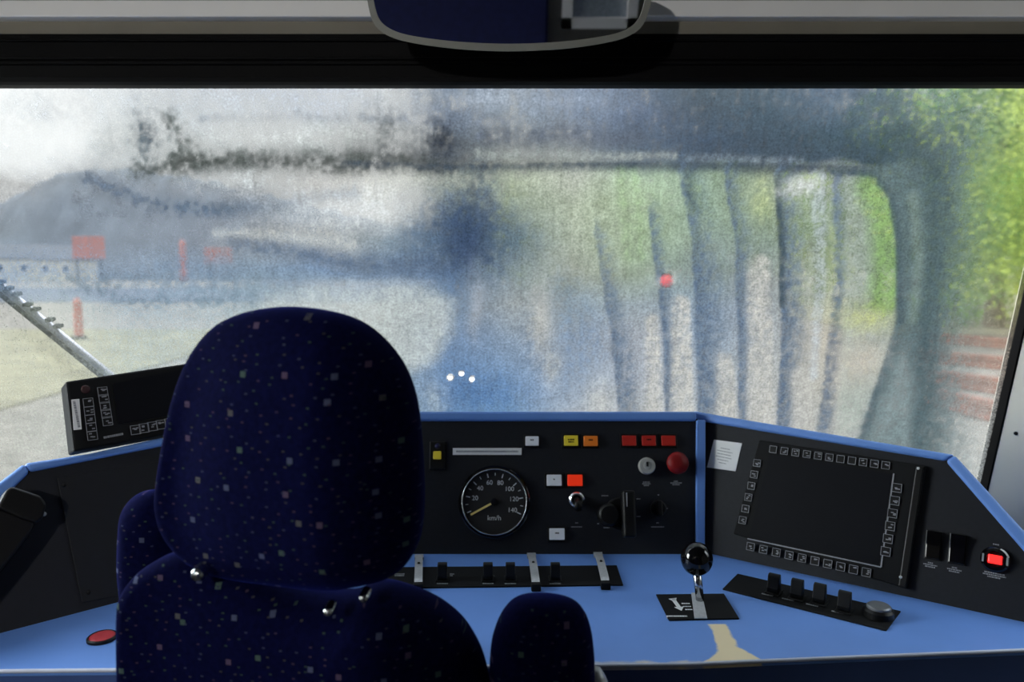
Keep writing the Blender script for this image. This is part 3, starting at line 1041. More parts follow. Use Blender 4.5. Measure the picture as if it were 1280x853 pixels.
# blue rim along the top of the panels
for fr, quads in ((CEN, [((350, 527), (870, 527), (870, 515), (350, 515))]),
                  (RGT, [((870, 526), (1182, 577), (1193, 569), (1050, 545), (906, 521), (866, 514)), ((1182, 577), (1282, 692), (1301, 687), (1193, 569))]),
                  (LFT, [((205, 558), (351, 527), (351, 515), (205, 547)), ((37, 591), (205, 558), (205, 547), (110, 568), (30, 580)), ((0, 627), (37, 591), (30, 580), (-12, 612))])):
    for qd in quads:
        pp = P(fr, qd)
        if qd[1] == (1282, 692) or qd[0] == (0, 627):      # run the end pieces down to the desk
            pairs = ((1, 0), (2, 3)) if qd[1] == (1282, 692) else ((0, 1), (3, 2))
            for lo_i, hi_i in pairs:
                dx, dy = pp[lo_i][0] - pp[hi_i][0], pp[lo_i][1] - pp[hi_i][1]
                k_ = (0.001 - pp[hi_i][1]) / dy
                pp[lo_i] = (pp[hi_i][0] + dx * k_, 0.001)
        link('rim', prism(NB(), pp, -.03, .007), M['desk'], desk, on(fr), bevel=.0065)
link('divider_strip', prism(NB(), P(CEN, [(869, 693), (880, 693), (881, 526), (870, 526)]), -.005, .009), M['desk'], desk, on(CEN), bevel=.002)
# left cover plate with screws
cp = P(LFT, [(102, 754), (236, 728), (236, 571), (71, 598)])
cov = link('cover_plate', prism(NB(), cp, .0002, .004), M['panel2'], desk, on(LFT), bevel=.001)
for q in ((79, 607), (110, 741)):
    u, v = LFT.uv(*q)
    link('screw', lathe(NB(), [(0, .0065), (.0025, .006), (.004, .004), (.004, .0035)], 12, u, v), M['black'], cov, Matrix.Identity(4))

# print on the panels
caps = [((721, 654), [.006]), ((721, 659), [.024]), ((808, 603), [.014, .018, .012]), ((845, 602), [.01, .024, .016]),
        ((823, 619), [.003]), ((822, 654), [.005]), ((822, 659), [.027]), ((798, 624), [.008]), ((798, 646), [.008]),
        ((756, 620), [.014]), ((758, 660), [.012]), ((748, 655), [.005]), ((834, 636), [.003]), ((545, 581), [.003])]
captions(M['print'], desk, on(CEN), CEN, caps)
captions(M['print'], desk, on(RGT), RGT, (((1170, 665), [.008]), ((1200, 670), [.008]), ((1163, 704), [.008, .022, .016]), ((1193, 710), [.008, .022, .016]),
              ((1245, 681), [.009]), ((1243, 717), [.03, .034, .02])))

# ------------------------------------------------------------------ speedometer
sp = thing('speedometer', 'round black speedometer with white figures and yellow needle resting at zero', 'speedometer', CEN.mat(618, 628, .0008))
Rg = 0.0755
link('bezel', lathe(NB(), [(Rg, 0), (Rg, .008), (Rg - .003, .011), (Rg - .007, .011), (Rg - .009, .004), (Rg - .009, .0005)], 56), M['gloss'], sp, smooth=False)
link('chrome_ring', lathe(NB(), [(Rg - .0068, .0112), (Rg - .0078, .0122), (Rg - .009, .0112), (Rg - .0095, .006)], 56), M['chrome'], sp, smooth=True)
dial = link('dial', lathe(NB(), [(0, .0022), (Rg - .0085, .0022), (Rg - .0085, .0005)], 56), mat('dial_black', (26, 24, 26), .6), sp)
bm = NB()
A0, A1 = math.radians(201), math.radians(-24)


def spoke(bm, ang, r0, r1, w, z0, z1):
    c, s = math.cos(ang), math.sin(ang)
    prism(bm, [(c * r0 + s * w / 2, s * r0 - c * w / 2), (c * r1 + s * w / 2, s * r1 - c * w / 2), (c * r1 - s * w / 2, s * r1 + c * w / 2), (c * r0 - s * w / 2, s * r0 + c * w / 2)], z0, z1)


for k in range(15):
    an = A0 + (A1 - A0) * k / 14
    spoke(bm, an, .052 if k % 2 == 0 else .055, .061, .0022 if k % 2 == 0 else .0014, .0022, .0027)
for k in range(1, 8):
    an = A0 + (A1 - A0) * k / 7
    text_into(bm, str(20 * k), .0135, .0415 * math.cos(an), .0415 * math.sin(an), .0026)
text_into(bm, 'km/h', .0145, 0, -.033, .0026)
link('figures', bm, M['white'], dial)
bm = NB()
spoke(bm, math.radians(208), .004, .056, .0042, .0062, .0074)
nd = link('needle', bm, M['yellow'], sp)
link('needle_hub', lathe(NB(), [(0, .011), (.006, .0105), (.008, .008), (.008, .0023)], 20), M['screen'], sp)

# ------------------------------------------------------------------ indicator lamps


def lamp(px, py, w, h, m, label, mark=None, fr=CEN, name='indicator_lamp', group='square indicator lamps on the centre panel'):
    t = thing(name, label, 'lamp', fr.mat(px, py), group)
    s = 1.62 / FPX
    w, h = w * s, h * s
    bm = NB()
    link('housing', box(NB(), -w / 2 - .004, w / 2 + .004, -h / 2 - .004, h / 2 + .004, 0.0001, .003), M['black'], t, bevel=.001)
    L = link('lens', box(NB(), -w / 2, w / 2, -h / 2, h / 2, .0031, .008), M[m], t, bevel=.0015)
    if mark:
        bm = NB()
        caption(bm, 0, .002, mark, h=.003, gap=.005, z=.0086)
        link('symbol', bm, M['blackm'], L)
    return t


lamp(665, 552, 17, 12, 'lampw', 'white square lamp in the top row, beyond the end of the long label strip', [.008])
lamp(713.5, 551.5, 18, 13, 'lampy', 'yellow square lamp in the top row, beside the orange one', [.014, .012])
lamp(738, 552, 18, 13, 'lampo', 'orange square lamp in the top row, beside the yellow one', [.009])
lamp(786, 551.5, 18, 13, 'lampr', 'dull red square lamp, first of three from the orange lamp')
lamp(810.5, 551.5, 18, 13, 'lampr', 'dull red square lamp, middle one of three in the top row', [.010])
lamp(835, 551.5, 18, 13, 'lampr', 'dull red square lamp, straight above the large red push button')
lamp(692.5, 601, 19, 14, 'lampw', 'white square lamp beside the bright red lamp, right of the speedometer', [.003])
lamp(718.5, 601, 19, 14, 'lampR', 'bright red square lamp beside a white lamp, right of the speedometer')
lamp(696, 668, 19, 14, 'lampw', 'white square lamp alone near the bottom of the centre panel', [.008])

# long label strip
x0, y0 = CEN.uv(566, 569)
x1, y1 = CEN.uv(652, 560.5)
t = thing('label_strip', 'long thin white label strip above the speedometer', 'label', CEN.mat(at=((x0 + x1) / 2, (y0 + y1) / 2)))
w, h = (x1 - x0) / 2, (y1 - y0) / 2
link('strip', box(NB(), -w, w, -h, h, .0001, .0022), M['lampw'] if False else M['paper'], t)
bm = NB()
caption(bm, 0, 0, [w * 1.8], h=.0035, z=.0026)
link('lettering', bm, M['print'], t)

# small yellow push button by the headrest
t = thing('push_button', 'small yellow push button in a black holder beside the headrest', 'button', CEN.mat(547, 570))
link('holder', box(NB(), -.017, .017, -.03, .03, .0001, .006), M['black'], t, bevel=.002)
link('cap', box(NB(), -.0085, .0085, -.0085, .0085, .006, .013), M['lampy'], t, bevel=.002)
link('pilot_light', lathe(NB(), [(0, .009), (.004, .008), (.006, .006)], 16, 0, .02), mat('dark_blue_lens', (26, 26, 70), .3), t)

# key switch, big red button, toggle, rotary controller, selector
t = thing('key_switch', 'chrome-ringed key switch with dark keyhole beside the large red button', 'switch', CEN.mat(808, 583))
link('ring', lathe(NB(), [(.018, 0), (.018, .008), (.016, .012), (.009, .012), (.008, .009)], 32), M['satin'], t, smooth=False)
link('lock_barrel', lathe(NB(), [(0, .0135), (.0075, .0135), (.0085, .0115), (.0085, .0)], 24), M['satin'], t)
link('keyhole', box(NB(), -.0022, .0022, -.002, .0075, .0134, .0145), M['black'], t)
t = thing('push_button', 'large round red push button under the three dull red lamps', 'button', CEN.mat(845, 580))
link('collar', lathe(NB(), [(.018, 0.0001), (.018, .007), (.013, .009), (0, .009)], 32), M['black'], t)
link('mushroom_head', lathe(NB(), [(.013, .009), (.0225, .013), (.0235, .018), (.020, .024), (.010, .0275), (0, .028)], 40), M['redbtn'], t, smooth=True)
t = thing('toggle_switch', 'small black toggle switch in a chrome ring under the white and red lamps', 'switch', CEN.mat(721, 630))
link('ring', lathe(NB(), [(.0165, 0.0001), (.0165, .004), (.013, .007), (.010, .007), (.009, .003)], 32), M['chrome'], t, Matrix.Translation((0, .008, 0)))
bm = NB()
tube(bm, [(0, .008, .003), (0, .002, .02), (0, -.010, .034)], .006, 14, .009)
link('paddle', bm, M['black'], t, smooth=True)
t = thing('rotary_controller', 'large black rotary controller with an upright bar handle in the centre panel', 'controller', CEN.mat(775, 642, .0008))
link('base_disc', lathe(NB(), [(.033, 0.0001), (.033, .008), (.030, .012), (0, .012)], 40), M['black'], t)
link('side_knob', lathe(NB(), [(.024, .012), (.022, .03), (.018, .034), (0, .034)], 28, -.026, -.004), M['black'], t)
link('bar_handle', box(NB(), -.001, .026, -.05, .045, .012, .05), M['black'], t, bevel=.006)
link('pointer_line', box(NB(), .007, .009, .012, .04, .0495, .0508), M['print'], t)
t = thing('selector_knob', 'small black selector knob beside the large rotary controller', 'knob', CEN.mat(823, 636))
link('skirt', lathe(NB(), [(.017, 0.0001), (.017, .004), (.014, .006), (0, .006)], 28), M['black'], t)
link('grip', box(NB(), -.0055, .0055, -.016, .016, .006, .022), M['black'], t, bevel=.003)

# ------------------------------------------------------------------ switch plate under the speedometer
pl = P(DESK, [(470, 737), (779, 733), (771, 708.5), (470, 711)])
sw = thing('switch_plate', 'long black switch plate set in the desk under the speedometer', 'switch plate', DESK.mat(at=(0, 0)))
plate1 = link('plate', prism(NB(), pl, .0001, .003), M['blackm'], sw, bevel=.001)
captions(M['print'], sw, None, DESK, [((px, 732), [.021]) for px in (553, 610, 638, 694)], h=.004, z=.0036)
captions(M['print'], sw, None, DESK, [((500, 720), [.02, .018]), ((565, 720), [.008, .006])], h=.004, gap=.008, z=.0036)


def rocker(px, py, fr, wpx, hpx, label, depth=.018, rot=0.0, group=None, desk_mounted=True):
    """A rocker: on the desk it stands up as a black paddle, on a panel it lies in a frame."""
    t = thing('rocker_switch', label, 'switch', fr.mat(px, py, .003 if desk_mounted else 0.0, rot=rot), group)
    if desk_mounted:
        w = wpx * 1.45 / FPX
        h = hpx * 1.45 / FPX
        link('base', box(NB(), -w / 2 - .003, w / 2 + .003, -.012, .016, .0001, .004), M['black'], t, bevel=.001)
        bm = NB()
        sec = [(-.008, .004), (-.009, .012), (-.004, h * .93), (0, h), (.006, h), (.009, h * .6), (.010, .004)]
        a = [bm.verts.new((-w / 2, y, z)) for y, z in sec]
        b = [bm.verts.new((w / 2, y, z)) for y, z in sec]
        for i in range(len(sec)):
            j = (i + 1) % len(sec)
            bm.faces.new((a[i], a[j], b[j], b[i]))
        bm.faces.new(a[::-1])
        bm.faces.new(b)
        link('paddle', bm, M['black'], t, bevel=.0015)
    else:
        w, h = wpx * 1.45 / FPX, hpx * 1.45 / FPX
        link('frame', box(NB(), -w / 2 - .002, w / 2 + .002, -h / 2 - .002, h / 2 + .002, .0001, .004), M['black'], t, bevel=.001)
        bm = NB()
        a = [(-h / 2, .004), (-h / 2, .007), (0, .0095), (h / 2, .016), (h / 2, .004)]
        A = [bm.verts.new((-w / 2, y, z)) for y, z in a]
        B = [bm.verts.new((w / 2, y, z)) for y, z in a]
        for i in range(5):
            j = (i + 1) % 5
            bm.faces.new((A[i], A[j], B[j], B[i]))
        bm.faces.new(A[::-1])
        bm.faces.new(B)
        link('paddle', bm, M['gloss'], t, bevel=.001)
    return t


g1 = 'black paddle switches in the plate under the speedometer'
rocker(553, 728, DESK, 12, 23, 'black paddle switch standing between the first two steel levers under the speedometer', group=g1)
rocker(610, 728, DESK, 12, 23, 'black paddle switch directly below the speedometer, first of a close pair', group=g1)
rocker(638, 728, DESK, 12, 23, 'black paddle switch below the speedometer, next to the middle steel lever', group=g1)
rocker(694, 728, DESK, 12, 23, 'black paddle switch under the lone white lamp, between two steel levers', group=g1)


def steel_strip(top_, bot, label):
    t = thing('steel_lever', label, 'lever', DESK.mat(*bot), 'flat steel levers lying across the switch plate')
    u0, v0 = DESK.uv(*bot)
    u1, v1 = DESK.uv(*top_)
    du, dv = u1 - u0, v1 - v0
    L = math.hypot(du, dv)
    ang = math.atan2(dv, du) - math.pi / 2
    R = Matrix.Rotation(ang, 4, 'Z')
    bm = NB()
    w = .0075
    sec = [(0.006, .012), (.02, .016), (L * .6, .014), (L * .95, .006), (L * .95, .003), (L * .6, .010), (.02, .012), (.006, .008)]
    A = [bm.verts.new((-w, y, z)) for y, z in sec]
    B = [bm.verts.new((w, y, z)) for y, z in sec]
    n = len(sec)
    for i in range(n):
        j = (i + 1) % n
        bm.faces.new((A[i], A[j], B[j], B[i]))
    bm.faces.new(A[::-1])
    bm.faces.new(B)
    link('blade', bm, M['steel'], t, R)
    link('tip', box(NB(), -.009, .009, -.006, .008, .0005, .0145), M['blackm'], t, R, bevel=.002)
    link('pivot_screw', lathe(NB(), [(0, .0185), (.002, .018), (.003, .0155)], 12, 0, L * .55), M['black'], t, R)
    link('foot', box(NB(), -.009, .009, L * .88, L * .98, .0002, .006), M['steel'], t, R)


steel_strip((524, 696), (523, 739), 'flat steel lever with black tip, nearest the headrest')
steel_strip((664, 694), (670, 739), 'flat steel lever with black tip, between two paddle switches below the panel')
steel_strip((747, 693), (757, 737), 'flat steel lever with black tip, nearest the ball-topped control lever')

# ------------------------------------------------------------------ ball-topped control lever
lv = thing('control_lever', 'chrome control lever with a glossy black ball knob on an engraved black plate', 'lever', DESK.mat(873, 752))
o0 = DESK.uv(873, 752)
sub = lambda pts: [(a[0] - o0[0], a[1] - o0[1]) for a in P(DESK, pts)]
gate = link('gate_plate', prism(NB(), sub([(836, 777), (924, 775), (905, 744), (820, 745)]), .0001, .003), M['blackm'], lv, bevel=.001)
link('slot_guide', prism(NB(), sub([(868, 776), (884, 776), (877, 744), (864, 744)]), .003, .0042), M['steel'], gate)
bm = NB()
a1, a2 = sub([(841, 751), (852, 766)])
d = Vector((a2[0] - a1[0], a2[1] - a1[1], 0))
nrm = Vector((-d.y, d.x, 0)).normalized() * .0035
p1, p2 = Vector((*a1, 0)), Vector((*a2, 0))
prism(bm, [tuple((p1 - nrm).xy), tuple((p2 - d * .3 - nrm).xy), tuple((p2 - d * .3 - nrm * 2.4).xy), tuple(p2.xy), tuple((p2 - d * .3 + nrm * 2.4).xy), tuple((p2 - d * .3 + nrm).xy), tuple((p1 + nrm).xy)], .003, .0036)
prism(bm, [tuple((p1 - nrm * 2.2).xy), tuple((p1 + d * .15 - nrm).xy), tuple((p1 + d * .15 + nrm).xy), tuple((p1 + nrm * 2.2 - d * .05).xy)], .003, .0036)
cq = sub([(846, 773)])[0]
caption(bm, cq[0], cq[1], [.035], h=.004, z=.0036)
cq = sub([(857, 757)])[0]
caption(bm, cq[0], cq[1], [.014, .014, .012], h=.003, gap=.012, z=.0036)
link('arrow_marking', bm, M['white'], gate)
kb = hit(871, 699, Vector((0, DESK.o.y + o0[1], 0)), Vector((0, -1, 0)))
kl = DESK.mat(873, 752).inverted() @ kb
st = (0.002, -.004, .003)
bm = NB()
tube(bm, [st, (kl.x, kl.y, kl.z - .02)], .0075, 16, .0075)
link('stem', bm, M['chrome'], lv, smooth=True)
rk = 20.5 * (kb.y / FPX)
prof = [(0, -rk * 1.05)] + [(rk * math.sin(t_), -rk * 1.05 * math.cos(t_)) for t_ in np.linspace(.15, math.pi - .1, 22)] + [(0, rk * 1.05)]
link('ball_knob', lathe(NB(), prof, 36), M['gloss'], lv, Matrix.Translation(kl), smooth=True)

# ------------------------------------------------------------------ right switch plate
rp_ = thing('switch_plate', 'slanting black switch plate on the desk below the large screen', 'switch plate', DESK.mat(at=(0, 0)))
link('plate', prism(NB(), P(DESK, [(903, 738), (1108, 790), (1126, 766), (922, 719)]), .0001, .003), M['blackm'], rp_, bevel=.001)
ra_ = math.atan2(rd.y, rd.x)
captions(M['print'], rp_, None, DESK, [(q, [.02]) for q in ((959, 746), (985, 752), (1015, 759), (1047, 768))], h=.004, z=.0036, rot=ra_)
g2 = 'black paddle switches in the slanting plate under the large screen'
for (px, py, lab) in ((967, 744, 'black paddle switch in the slanting plate, nearest the ball-topped lever'),
                      (996, 751, 'black paddle switch second from the ball-topped lever in the slanting plate'),
                      (1024, 757, 'black paddle switch third from the ball-topped lever in the slanting plate'),
                      (1055, 767, 'black paddle switch beside the round knob in the slanting plate')):
    rocker(px, py, DESK, 14, 24, lab, rot=ra_, group=g2)
t = thing('round_knob', 'low round knob with a metal top at the end of the slanting switch plate', 'knob', DESK.mat(1098, 772, .003))
link('skirt', lathe(NB(), [(.0245, .0001), (.0245, .010), (.021, .014), (0, .014)], 36), M['black'], t)
link('metal_cap', lathe(NB(), [(.0195, .014), (.0195, .017), (.017, .019), (0, .0195)], 36), mat('dull_metal', (120, 122, 126), .4, .5, noise=.08), t)

# ------------------------------------------------------------------ big display on the right panel
du = thing('display_unit', 'large dark screen ringed with square keys in the right panel', 'display', RGT.mat(at=(0, 0)))
hp = P(RGT, [(918, 668), (1134, 737), (1158, 583), (950, 551)])
link('housing', prism(NB(), hp, .0002, .008), M['blackm'], du, bevel=.002)
link('edge_rail', prism(NB(), P(RGT, [(1124, 733), (1134, 736), (1156, 585), (1146, 584)]), .008, .014), M['black'], du, bevel=.002)
sc_in = P(RGT, [(938, 672), (1100, 707), (1116, 594), (964, 567)])
link('screen', prism(NB(), sc_in, .0081, .0092), M['screen'], du)
bm = NB()
so = P(RGT, [(936, 674), (1102, 709.5), (1118, 593), (962, 566)])
for i in (0, 1):      # pale line along the screen's lower and right edges
    a, b_ = Vector(so[i]), Vector(so[i + 1])
    d = (b_ - a).normalized()
    n_ = Vector((-d.y, d.x)) * .0012
    prism(bm, [tuple(a - n_), tuple(b_ - n_), tuple(b_ + n_), tuple(a + n_)], .0081, .0098)
link('screen_edge', bm, M['print'], du)


def lerp2(a, b_, t_):
    return (a[0] + (b_[0] - a[0]) * t_, a[1] + (b_[1] - a[1]) * t_)


def key(parent, fr, px, py, s, rnd, mark=True, base=.008):
    u, v = fr.uv(px, py)
    k_ = link('button', box(NB(), u - s, u + s, v - s, v + s, base, base + .003), M['black'], parent, bevel=.0008)
    bm = NB()
    t_ = .0009
    for a in ((u - s, u + s, v + s - t_, v + s), (u - s, u + s, v - s, v - s + t_), (u - s, u - s + t_, v - s, v + s), (u + s - t_, u + s, v - s, v + s)):
        box(bm, *a, base + .0024, base + .0034)
    if mark:
        for _ in range(3):
            a, b_ = rnd.uniform(-.6, .3) * s, rnd.uniform(-.6, .4) * s
            box(bm, u + a, u + a + .55 * s, v + b_, v + b_ + .25 * s, base + .0028, base + .0035)
    link('symbol', bm, M['print'], k_)


kr = random.Random(3)
for i in range(10):
    key(du, RGT, *lerp2((940, 684), (1084, 716), i / 9), .0078, kr)
for i in range(11):
    key(du, RGT, *lerp2((968, 563), (1108, 583), i / 10), .0072, kr, i not in (0, 6, 7))
for i in range(6):
    key(du, RGT, *lerp2((948, 580), (930, 651), i / 5), .0074, kr)
for i in range(6):
    key(du, RGT, *lerp2((1122, 611), (1108, 690), i / 5), .0082, kr)
for q in ((1149, 587), (1127, 722)):
    u, v = RGT.uv(*q)
    link('screw', lathe(NB(), [(0, .0155), (.002, .0152), (.0028, .014)], 12, u, v), M['steel'], du)

# paper notice
pn = P(RGT, [(884, 584.5), (919.5, 589.5), (927.5, 554.5), (892.5, 550)])
cu_, cv_ = sum(p[0] for p in pn) / 4, sum(p[1] for p in pn) / 4
t = thing('paper_notice', 'small white typed paper notice stuck beside the large screen', 'notice', RGT.mat(at=(cu_, cv_)))
link('sheet', prism(NB(), [(a - cu_, b_ - cv_) for a, b_ in pn], .0001, .0012), M['paper'], t)
bm = NB()
caption(bm, 0, .014, [.02, .034, .03, .034, .024, .016], h=.0016, gap=.0062, z=.0016, rot=-.06)
link('lettering', bm, M['print'], t)

rocker(1167, 682, RGT, 15, 32, 'black rocker switch on the right panel, next to the large screen', desk_mounted=False, group='black rocker switches on the right panel')
rocker(1197, 687, RGT, 16, 33, 'black rocker switch on the right panel, next to the lit red button', desk_mounted=False, group='black rocker switches on the right panel')
t = thing('push_button', 'glowing red push button in a black collar near the end of the right panel', 'button', RGT.mat(1244, 700))
link('collar', lathe(NB(), [(.022, .0005), (.022, .008), (.019, .011), (.013, .011), (.012, .007)], 36), M['gloss'], t)
link('lens', box(NB(), -.0105, .0105, -.0075, .0075, .005, .0125), M['glow'], t, bevel=.002)
bm = NB()
for s_ in (-1, 1):
    box(bm, s_ * .018 - .0015, s_ * .018 + .0015, -.007, .007, .0095, .0118)
link('contact_marks', bm, M['print'], t)

# red disc on the desk at the left
t = thing('push_button', "flat red push button set in the desk at the seat's left", 'button', DESK.mat(128, 799))
link('collar', lathe(NB(), [(.023, .0001), (.023, .004), (.0205, .006), (.019, .004)], 36), M['black'], t)
link('cap', lathe(NB(), [(.0195, .0005), (.0195, .0045), (.017, .006), (0, .0065)], 36), mat('cap_red', (176, 46, 56), .5), t)

# ------------------------------------------------------------------ left display unit on the rim
ltop = LFT.o + LFT.y * LFT.uv(150, 556)[1]
dfr = Frame(hit(85, 562, LFT.o + LFT.z * .012, LFT.z), LFT.x, LFT.z)
pts = [dfr.uv(*q) for q in ((92, 565), (236, 538), (236, 454), (82, 477))]
t = thing('display_unit', 'black radio display box with rows of keys standing on the desk rim', 'display', dfr.mat(at=(0, 0)))
link('housing', prism(NB(), pts, -.05, 0), M['blackm'], t, bevel=.004)
sp_ = [dfr.uv(*q) for q in ((148, 531), (236, 516), (236, 460), (141, 480))]
link('screen', prism(NB(), sp_, .0001, .0012), M['screen'], t)
ls = [dfr.uv(*q) for q in ((92, 538), (102, 537), (99, 499), (89, 500))]
st_ = link('sticker', prism(NB(), ls, .0001, .0012), M['paper'], t)
st_['label'] = 'white upright sticker'
u, v = dfr.uv(95.5, 518)
bm = NB()
caption(bm, u, v, [.05], h=.004, z=.0016, rot=math.pi / 2 + .05)
link('lettering', bm, M['print'], st_)
kr = random.Random(5)
for i in range(5):
    key(t, dfr, *lerp2((110, 504), (115, 545), i / 4), .0085, kr, True, 0.0001)
for i in range(5):
    key(t, dfr, *lerp2((128, 490), (134, 527), i / 4), .0085, kr, True, 0.0001)
for i in range(6):
    key(t, dfr, *lerp2((169, 538), (222, 527), i / 5), .0088, kr, True, 0.0001)
u, v = dfr.uv(107, 487)
link('warning_light', lathe(NB(), [(0, .003), (.006, .002), (.008, .0001)], 20, u, v), M['red_led'], t)
u, v = dfr.uv(142, 545)
bm = NB()
caption(bm, u, v, [.034], h=.004, z=.001, rot=math.atan2(dfr.uv(155, 543)[1] - dfr.uv(130, 548)[1], dfr.uv(155, 543)[0] - dfr.uv(130, 548)[0]))
link('lettering', bm, M['print'], t)

# ------------------------------------------------------------------ telephone handset on the left panel
hf = Frame(LFT.o + LFT.z * .055, LFT.x, LFT.z)
hu = lambda x, y: hf.uv(x, y)
t = thing('telephone_handset', 'black telephone handset hanging slantwise on the left panel', 'handset', hf.mat(at=(0, 0)))
bm = NB()
prism(bm, [hu(*q) for q in ((6, 614), (14, 609), (50, 621), (57, 631), (53, 648), (44, 656), (24, 650), (-6, 636))], -.026, .012)
link('earpiece', bm, M['black'], t, bevel=.006)
bm = NB()
prism(bm, [hu(*q) for q in ((-4, 634), (44, 652), (40, 664), (-10, 728), (-70, 800), (-110, 780), (-60, 710))], -.012, .008)
link('grip', bm, M['black'], t, bevel=.005)
bm = NB()
prism(bm, [hu(*q) for q in ((-62, 776), (-100, 800), (-140, 776), (-110, 745))], -.03, .012)
link('mouthpiece', bm, M['black'], t, bevel=.006)
bm = NB()
u, v = hu(46, 659)
prism(bm, [hu(*q) for q in ((10, 660), (40, 668), (-40, 770), (-80, 765))], -.055, -.012)
link('cradle', bm, M['blackm'], t, bevel=.003)
u, v = LFT.uv(55, 643)
link('screw', lathe(NB(), [(0, .003), (.003, .0025), (.004, 0)], 12, u - hu(0, 0)[0] + hu(0, 0)[0], v), M['steel'], desk, on(LFT))

# ------------------------------------------------------------------ driver's seat
SEAT_Y = 0.90


def catmull(pts, n=6):
    out = []
    N = len(pts)
    for i in range(N):
        p0, p1, p2, p3 = (Vector(pts[(i + k) % N]) for k in (-1, 0, 1, 2))
        for j in range(n):
            t_ = j / n
            out.append(.5 * ((2 * p1) + (-p0 + p2) * t_ + (2 * p0 - 5 * p1 + 4 * p2 - p3) * t_ ** 2 + (-p0 + 3 * p1 - 3 * p2 + p3) * t_ ** 3))
    return out


def cushion(name, px_pts, Y, back, front, parent, ridge=None, slope=0.0, m=None, rings=14, pw=4.0, tilt=0.0):
    """A padded form: its outline in the X-Z plane at depth Y, swelling towards the camera by 'back' and ahead by 'front'."""
    org = [atY(x, y, Y) for x, y in px_pts]
    ol = catmull([(p.x, p.z) for p in org])
    cxz = Vector((sum(p.x for p in ol) / len(ol), sum(p.y for p in ol) / len(ol)))
    hw = max(p.x for p in ol) - min(p.x for p in ol)
    bm = NB()

    def layer(s, sgn):
        T = back if sgn < 0 else front
        d = T * (max(0.0, 1 - s ** pw)) ** .5
        r = []
        for p in ol:
            q_ = cxz + (p - cxz) * s
            dd = d
            if sgn < 0 and ridge is not None:
                dd = d - slope * abs(q_.x - ridge) * (1 - s ** 8)
            r.append(bm.verts.new((q_.x, Y + sgn * dd + tilt * (q_.y - cxz.y), q_.y)))
        return r
    ss = [1 - (1 - math.cos(math.pi / 2 * k / rings)) for k in range(rings)]
    ss = sorted(set([max(.04, math.sin(math.pi / 2 * k / rings)) for k in range(1, rings + 1)]))
    back_l = [layer(s, -1) for s in ss]
    mid = back_l[-1]
    front_l = [layer(s, 1) for s in ss[:-1]]
    n_ = len(ol)
    seq = back_l + front_l[::-1]
    for A, B in zip(seq[:-1], seq[1:]):
        for k in range(n_):
            bm.faces.new((A[k], A[(k + 1) % n_], B[(k + 1) % n_], B[k]))
    bm.faces.new(seq[0])
    bm.faces.new(seq[-1][::-1])
    return link(name, bm, m or M['fabric'], parent, smooth=True)


seat = thing('driver_seat', "driver's seat in navy speckled cloth with tall rounded headrest, seen from behind", 'seat')
rx = atY(412, 550, SEAT_Y - .06).x  # ridge shaped in so the right facet falls into shade
cushion('headrest', [(206, 560), (222, 490), (246, 436), (284, 399), (345, 384), (410, 388), (460, 406), (500, 446), (521, 495), (529, 560), (531, 630), (522, 682), (490, 716),
                     (420, 728), (340, 724), (262, 712), (218, 682), (198, 634)], SEAT_Y, .105, .05, seat, ridge=rx, slope=.36)
br_x = atY(470, 800, SEAT_Y - .05).x  # same kind of ridge, for the shade on the backrest's right
cushion('backrest', [(150, 775), (156, 738), (178, 712), (214, 694), (254, 700), (310, 718), (380, 742), (440, 746), (478, 733), (520, 742), (560, 762), (592, 795), (612, 850),
                     (624, 960), (622, 1100), (560, 1180), (385, 1195), (210, 1180), (160, 1100), (152, 900)], SEAT_Y + .01, .085, .075, seat, ridge=br_x, slope=.22, pw=6)
for q, r, dy in (((250, 716), .0085, .05), ((412, 762), .006, .066), ((456, 745), .006, .06)):
    p = atY(q[0], q[1], SEAT_Y - dy)
    link('headrest_bolt', lathe(NB(), [(0, .012), (r * .7, .0105), (r, .006), (r, -.012)], 18), M['chrome'], seat, Matrix.Translation(p) @ Matrix.Rotation(math.radians(90), 4, 'X'), smooth=True)
cushion('armrest', [(158, 650), (163, 626), (180, 615), (204, 618), (222, 640), (226, 720), (216, 770), (170, 770), (157, 720)], SEAT_Y + .16, .05, .05, seat)
arm = cushion('armrest', [(612, 830), (618, 790), (636, 760), (664, 749), (706, 752), (730, 766), (741, 800), (743, 870), (738, 980), (690, 1010), (630, 990), (612, 920)], SEAT_Y + .01, .05, .07, seat)
bm = NB()
tube(bm, [atY(190, 740, SEAT_Y + .16), atY(215, 760, SEAT_Y + .05)], .016, 12)
tube(bm, [atY(680, 960, SEAT_Y + .02), atY(590, 960, SEAT_Y + .02)], .018, 12)
link('armrest_bracket', bm, M['black'], seat, smooth=True)
p = atY(745, 850, SEAT_Y + .03)
link('armrest_pivot', lathe(NB(), [(0, .012), (.012, .011), (.016, .004), (.016, -.03)], 20), M['steel'], seat, Matrix.Translation(p) @ Matrix.Rotation(math.radians(60), 4, 'Y'), smooth=True)
# the rest of the seat, below the picture
sx = atY(385, 800, SEAT_Y).x
bm = NB()
box(bm, sx - .2, sx + .2, SEAT_Y - .02, SEAT_Y + .36, .44, .54)
link('seat_cushion', bm, M['fabric'], seat, bevel=.04)
bm = NB()
lathe(bm, [(0, .44), (.07, .44), (.07, .06), (.17, .03), (.17, 0.0), (0, 0)], 28, sx, SEAT_Y + .16)
link('pedestal', bm, M['blackm'], seat)

# ------------------------------------------------------------------ interior mirror
MY = 1.30
tiltm = math.radians(14)
mc = atY(636, -14, MY)
MF = Frame(mc, (1, 0, 0), (0, -math.cos(tiltm), -math.sin(tiltm)))
t = thing('interior_mirror', 'wide rounded interior mirror with grey rim hanging above the windscreen', 'mirror', MF.mat(at=(0, 0)))


